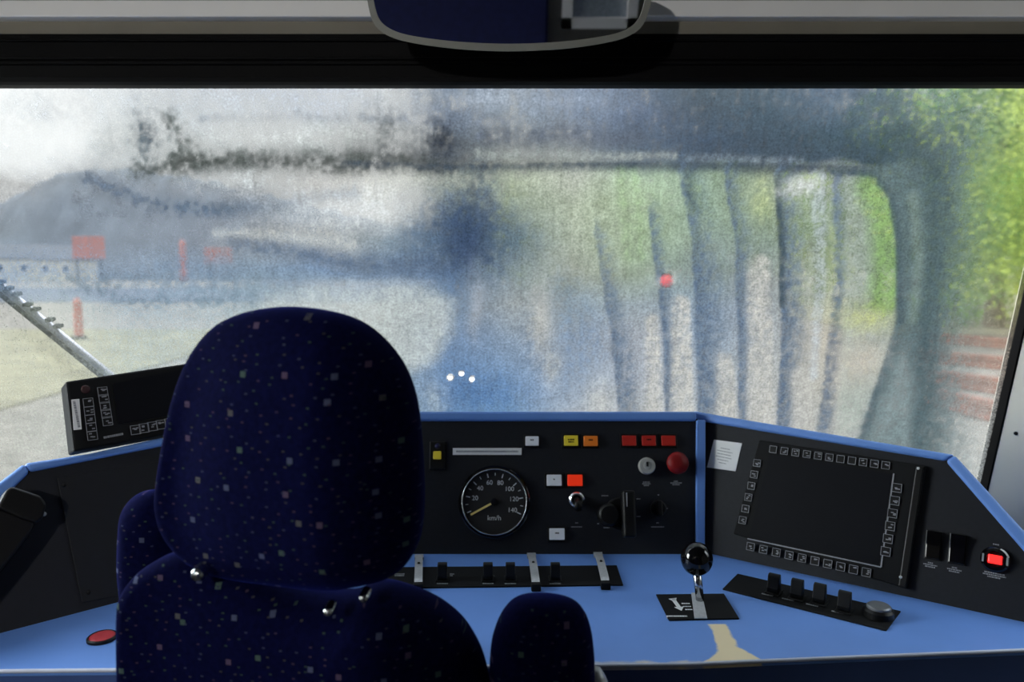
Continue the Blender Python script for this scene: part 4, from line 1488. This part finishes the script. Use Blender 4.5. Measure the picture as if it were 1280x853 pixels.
def mirror_outline(grow=0.0):
    ptsm = [(459, -10), (461, 8), (468, 30), (484, 44), (512, 53), (570, 61), (636, 64), (704, 61), (760, 53), (788, 44), (804, 30), (812, 8), (814, -10)]
    o = [MF.uv(*q) for q in ptsm]
    ymin = o[0][1]
    up = [(a, ymin + .006 + (ymin - b_) * .45) for a, b_ in o[::-1]]
    pts_ = [(p.x, p.y) for p in catmull(o + up, 5)]
    return [(a * (1 + grow / .2), b_ * (1 + grow / .07)) for a, b_ in pts_]


link('shell', prism(NB(), mirror_outline(0), -.03, -.001), M['mirrorrim'], t, bevel=.004)
ro_, ri_ = mirror_outline(0.0), mirror_outline(-.0085)
bm = NB()
n = len(ro_)
va = [[bm.verts.new((p_[0], p_[1], z)) for p_ in L] for L, z in ((ro_, -.001), (ro_, .004), (ri_, .004), (ri_, -.001))]
for A, B in zip(va, va[1:] + va[:1]):
    for k in range(n):
        bm.faces.new((A[k], A[(k + 1) % n], B[(k + 1) % n], B[k]))
link('rim', bm, M['mirrorrim'], t)
link('mirror_glass', prism(NB(), mirror_outline(-.008), -.0009, .001), M['mirror'], t)
bm = NB()
tl_ = MF.mat(at=(0, 0)).inverted()
tube(bm, [(0, .0, -.028), tuple(tl_ @ Vector((mc.x, mc.y + .05, ZC - .012))), tuple(tl_ @ Vector((mc.x, mc.y + .05, ZC)))], .012, 14)
link('mount', bm, M['black'], t)

# ------------------------------------------------------------------ back of the cab (what the mirror sees)


def mirror_hit(px, py, Yp):
    d = ray(px, py)
    p = hit(px, py, MF.o, MF.z)
    r = d - MF.z * (2 * d.dot(MF.z))
    return p + r * ((Yp - p.y) / r.y)


cx0, cx1 = -.5, .1
wa, wb = mirror_hit(702, 24, YB), mirror_hit(795, 24, YB)
wl, wr = min(wa.x, wb.x), max(wa.x, wb.x)
wz = mirror_hit(740, 34, YB).z
wtop = min(ZC - .1, wz + .7) if mirror_hit(740, 10, YB).z > wz else wz
wbot = wz if wtop > wz else wz - .7
bm = NB()
fw = .045
for q in ((wl, wl + fw, wbot, wtop), (wr - fw, wr, wbot, wtop), (wl, wr, wbot, wbot + fw), (wl, wr, wtop - fw, wtop)):
    box(bm, q[0], q[1], YB, YB + .03, q[2], q[3])
w3 = struct('window_3', bm, M['paper'])
struct('frosted_pane', box(NB(), wl + fw, wr - fw, YB + .002, YB + .012, wbot + fw, wtop - fw), mat('frosted_glass', (150, 160, 172), .5, noise=.25, nscale=90), w3)
dx0 = mirror_hit(505, 20, YB).x
bm = NB()
d0, d1 = (dx0 - .62, dx0) if dx0 < cx0 else (dx0, dx0 + .62)
box(bm, d0, d1, YB + .001, YB + .03, 0, 1.8)
d1o = struct('door_1', bm, M['ceil'])
hx = d0 + .08 if d0 > cx1 else d1 - .08
bm = NB()
tube(bm, [(hx, YB + .03, 1.0), (hx, YB + .08, 1.0), (hx + .1 * (1 if hx < (d0 + d1) / 2 else -1), YB + .08, 1.0)], .01, 10)
struct('door_handle', bm, M['steel'], d1o)

# ------------------------------------------------------------------ outside: wiper
WF = Frame(GLS.o - GLS.z * .03, (1, 0, 0), GLS.z)
t = thing('windscreen_wiper', 'silver windscreen wiper parked low at the left outside the glass', 'wiper', WF.mat(at=(0, 0)))
A_, B_ = WF.uv(-60, 308), WF.uv(190, 512)
bm = NB()
tube(bm, [(A_[0], A_[1], 0), (B_[0], B_[1], 0)], .0085, 12)
link('arm', bm, M['silver'], t, smooth=True)
o_ = Vector((B_[0] - A_[0], B_[1] - A_[1])).normalized()
pn_ = Vector((-o_.y, o_.x)) * -.017
bm = NB()
tube(bm, [(A_[0] + pn_.x, A_[1] + pn_.y, 0), (B_[0] + pn_.x, B_[1] + pn_.y, 0)], .0055, 10)
link('link_rod', bm, M['rubber'], t, smooth=True)
bm = NB()
for q in ((2, 352), (12, 360), (22, 367), (36, 380), (46, 386), (64, 399), (74, 407)):
    u, v = WF.uv(*q)
    box(bm, u - .009, u + .009, v - .004, v + .004, -.004, .012)
link('blade_clips', bm, M['rubber'], t, bevel=.002)

# ------------------------------------------------------------------ outside: ground, track, hill, trees
GZ = -1.2


def gnd(px, py, z=GZ):
    return hit(px, py, Vector((0, 0, z)), Vector((0, 0, 1)))


bm = NB()
v = [bm.verts.new(p) for p in ((-400, -20, GZ - .02), (400, -20, GZ - .02), (400, 500, GZ - .02), (-400, 500, GZ - .02), (-400, -20, GZ - .5), (400, -20, GZ - .5), (400, 500, GZ - .5), (-400, 500, GZ - .5))]
for q in ((0, 1, 2, 3), (7, 6, 5, 4), (0, 4, 5, 1), (1, 5, 6, 2), (2, 6, 7, 3), (3, 7, 4, 0)):
    bm.faces.new([v[i] for i in q])
struct('ground', bm, M['gravel'])
struct('road', box(NB(), -160, -6, 52, 82, GZ - .019, GZ + .01), M['asphalt'])
struct('lawn', box(NB(), 13.5, 120, 27.5, 60, GZ - .019, GZ + .03), M['verge'])
struct('field', box(NB(), -160, -9, 9, 30, GZ - .019, GZ + .015), M['verge'])
tr = thing('railway_track', 'railway track running ahead of the cab over pale gravel', 'track', Matrix.Translation((-.06, 0, GZ)))
sl = NB()
for k in range(110):
    box(sl, -1.25, 1.25, 4 + k * .65 - .12, 4 + k * .65 + .12, -.015, .08)
so_ = link('sleepers', sl, M['sleeper'], tr)
so_['kind'] = 'stuff'
for s_ in (-1, 1):
    bm = NB()
    for (w0, z0, z1) in ((.07, .08, .1), (.012, .1, .19), (.035, .19, .23)):
        box(bm, s_ * .75 - w0, s_ * .75 + w0, 3, 76, z0, z1)
    link('rail', bm, M['rail'], tr)
rl = [((1165, 427), (1262, 436)), ((1155, 452), (1262, 462)), ((1160, 478), (1252, 492)), ((1165, 505), (1240, 524))]
rlab = ['rusty rail lying on the gravel, farthest of the four beside the track', 'rusty rail on the gravel, second farthest of the four',
        'rusty rail on the gravel, second nearest of the four', 'rusty rail lying on the gravel, nearest of the four']
for (a, b_), lb_ in zip(rl, rlab):
    a, b_ = gnd(*a), gnd(*b_)
    b_ = a + (b_ - a) * 1.5
    d = b_ - a
    bm = NB()
    L = d.length
    for (w0, z0, z1) in ((.17, 0, .09), (.05, .09, .2), (.11, .2, .3)):
        box(bm, 0, L, -w0, w0, z0, z1)
    o = link('rusty_rail', bm, M['rust'], None, Matrix.Translation(a) @ Matrix.Rotation(math.atan2(d.y, d.x), 4, 'Z'))
    tag(o, lb_, 'rail', 'rusty rails lying beside the track')

# wooded hill on the left
bm = NB()
hx_ = [(-60, 250), (0, 250), (30, 228), (80, 205), (130, 203), (200, 212), (260, 222), (330, 240), (420, 262), (560, 292), (700, 318)]
ridge = [atY(x, y, 150) for x, y in hx_]
rs = []
rr = random.Random(9)
for i in range(len(ridge) - 1):
    for k in range(8):
        p = ridge[i].lerp(ridge[i + 1], k / 8)
        rs.append(Vector((p.x, p.y, p.z + rr.uniform(-.6, .6))))
rows = []
for f_, up in ((0, 0.0), (10, .35), (18, .7), (26, .93), (34, 1.0), (60, .6), (90, 0.0)):
    rows.append([bm.verts.new((p.x, 124 + f_ + rr.uniform(-1, 1), GZ - .3 + max(.2, p.z - GZ) * up)) for p in rs])
for A, B in zip(rows[:-1], rows[1:]):
    for k in range(len(rs) - 1):
        bm.faces.new((A[k], A[k + 1], B[k + 1], B[k]))
hl = struct('hill', bm, M['hill'], smooth=True)

# trees


def crown_mesh(name, m, seed, n=15000, leaf=.075, h=5.0, r=2.2):
    rr = random.Random(seed)
    bm = NB()
    clumps = [(Vector((rr.gauss(0, .45) * r, rr.gauss(0, .45) * r, rr.uniform(.03, 1.0) * h)), rr.uniform(.3, .55) * r) for _ in range(26)]
    for _ in range(n):
        c, cr_ = rr.choice(clumps)
        d = Vector((rr.gauss(0, 1), rr.gauss(0, 1), rr.gauss(0, 1))).normalized() * cr_ * rr.uniform(.6, 1.0)
        p = c + d
        a = Vector((rr.gauss(0, 1), rr.gauss(0, 1), rr.gauss(0, 1))).normalized()
        b_ = a.orthogonal().normalized()
        s_ = leaf * rr.uniform(.6, 1.3)
        bm.faces.new([bm.verts.new(p + a * s_ * x + b_ * s_ * y * .7) for x, y in ((-.8, 0), (0, -.6), (.9, 0), (0, .6))])
    me = bpy.data.meshes.new(name)
    bm.to_mesh(me)
    bm.free()
    me.materials.append(m)
    return me


def trunk_mesh():
    bm = NB()
    tube(bm, [(0, 0, -.1), (.05, .02, 1.0), (0, .1, 2.4), (.1, 0, 4.0)], .22, 10, .06)
    tube(bm, [(0, .05, 1.6), (.7, .3, 3.0)], .08, 8, .03)
    tube(bm, [(0, .05, 1.4), (-.7, -.2, 2.9)], .08, 8, .03)
    me = bpy.data.meshes.new('trunk')
    bm.to_mesh(me)
    bm.free()
    me.materials.append(M['bark'])
    return me


crowns = [crown_mesh('crown', M['leaf'], 1), crown_mesh('crown', M['leaf2'], 2), crown_mesh('crown', M['leaf3'], 3)]
tm = trunk_mesh()


def tree(px, Y, s, kind, label, rz=0.0, group=None, z=GZ):
    X = (px - CX) / FPX * Y
    t = thing('tree', label, 'tree', Matrix.Translation((X, Y, z)) @ Matrix.Rotation(rz, 4, 'Z') @ Matrix.Scale(s, 4), group)
    for nm, me in (('crown', crowns[kind]), ('trunk', tm)):
        o = bpy.data.objects.new(nm, me)
        COL.objects.link(o)
        o.parent = t
    return t


gt = 'trees along the right of the line'
tree(1300, 24, 1.75, 1, 'yellow-green tree at the right edge of the windscreen, nearest of the bank', .3, gt)
tree(1245, 31, 1.9, 0, 'mid green tree behind the yellow-green one at the right edge of the windscreen', 1.3, gt)
tree(1400, 30, 2.4, 0, 'tall green tree beyond the right edge of the windscreen', 2.1, gt)
tree(1190, 42, 1.9, 2, 'dark green tree seen beside the slate coloured band at the right', .9, gt)
tree(1095, 46, 1.9, 0, 'bright green tree in the clearer rounded patch at the right', 2.9, gt)
tree(1020, 58, 1.9, 1, 'yellow-green tree behind the vertical slate bands, beside the bright green one', .2, gt)
tree(950, 62, 2.0, 0, 'green tree behind the widest vertical slate band', 1.8, gt)
tree(870, 72, 2.2, 2, 'dark green tree beyond the red signal', .5, gt)
tree(785, 66, 1.9, 1, 'bright yellow-green tree under the dark band on the glass, left of the red signal', 3.5, gt)
tree(715, 76, 2.0, 0, 'green tree ahead, next left of the bright yellow-green one', 4.2, gt)
tree(655, 84, 2.0, 1, 'pale green tree ahead, beside the dark cloud on the glass', 5.0, gt)
tree(590, 96, 2.0, 2, 'dark green tree right behind the dark cloud on the glass', 1.1, gt)

# barriers, posts, signal, houses
def barrier(px, py, w, h, label, lo=.5):
    p = gnd(px, py)
    s = p.y / FPX
    w, h = w * s, h * s
    t = thing('barrier', label, 'barrier', Matrix.Translation(p))
    link('board', box(NB(), -w / 2, w / 2, -.05, .05, h * lo, h), M['orange'], t, bevel=.03)
    for s_ in (-1, 1):
        link('leg', box(NB(), s_ * w * .38 - .06, s_ * w * .38 + .06, -.12, .12, 0, h * (lo + .02)), M['rubber'], t)


barrier(113, 352, 40, 56, 'wide orange-red barrier beyond the road at the left')
barrier(274, 350, 34, 40, 'low orange-red barrier beyond the road, below the dark streaks')


def post(px, py, h, w, label):
    p = gnd(px, py)
    s = p.y / FPX
    t = thing('marker_post', label, 'post', Matrix.Translation(p))
    link('pole', lathe(NB(), [(w * s * .5, 0), (w * s * .45, h * s * .9), (w * s * .2, h * s), (0, h * s)], 14), M['orange'], t)
    link('foot', lathe(NB(), [(w * s * .9, 0), (w * s * .9, .08), (w * s * .5, .12)], 14), M['rubber'], t)


post(99, 424, 52, 11, 'orange marker post standing near the wiper at the left')
post(230, 352, 52, 9, 'slim orange marker post beyond the road, beside the low barrier')
p = atY(833, 351, 70)
t = thing('railway_signal', 'railway signal showing red beside the line ahead', 'signal', Matrix.Translation((p.x, p.y, GZ)))
hz = p.z - GZ
link('mast', lathe(NB(), [(.09, 0), (.07, hz - .5), (0, hz - .5)], 12), M['steel'], t)
link('signal_head', box(NB(), -.55, .55, -.1, .15, hz - .7, hz + .8), M['blackm'], t, bevel=.05)
link('red_aspect', lathe(NB(), [(0, .25), (.4, .2), (.55, .05), (.55, 0)], 24), M['redsig'], t, Matrix.Translation((0, -.1, hz)) @ Matrix.Rotation(math.radians(90), 4, 'X'), smooth=True)


def house(px, Y, w, h, d, label):
    X = (px - CX) / FPX * Y
    t = thing('house', label, 'house', Matrix.Translation((X, Y, GZ)))
    wl_ = link('walls', box(NB(), -w / 2, w / 2, 0, d, 0, h), M['house'], t)
    bm = NB()
    A = [bm.verts.new(q) for q in ((-w / 2 - .3, -.3, h), (-w / 2 - .3, d + .3, h), (-w / 2 - .3, d / 2, h + 2.2))]
    B = [bm.verts.new((w / 2 + .3, v_.co.y, v_.co.z)) for v_ in A]
    for i in range(3):
        bm.faces.new((A[i], A[(i + 1) % 3], B[(i + 1) % 3], B[i]))
    bm.faces.new(A)
    bm.faces.new(B)
    link('roof', bm, M['rooft'], t)
    for k in (-1, 1):
        f_ = link('window', box(NB(), k * w * .25 - .5, k * w * .25 + .5, -.06, .02, h * .4, h * .75), M['paper'], t)
        link('pane', box(NB(), k * w * .25 - .42, k * w * .25 + .42, -.08, -.06, h * .43, h * .72), M['screen'], f_)


house(18, 118, 7, 3.4, 6, 'pale house at the foot of the hill, at the far left')
house(72, 116, 6, 3.2, 6, 'pale house at the foot of the hill, beside the wide barrier')
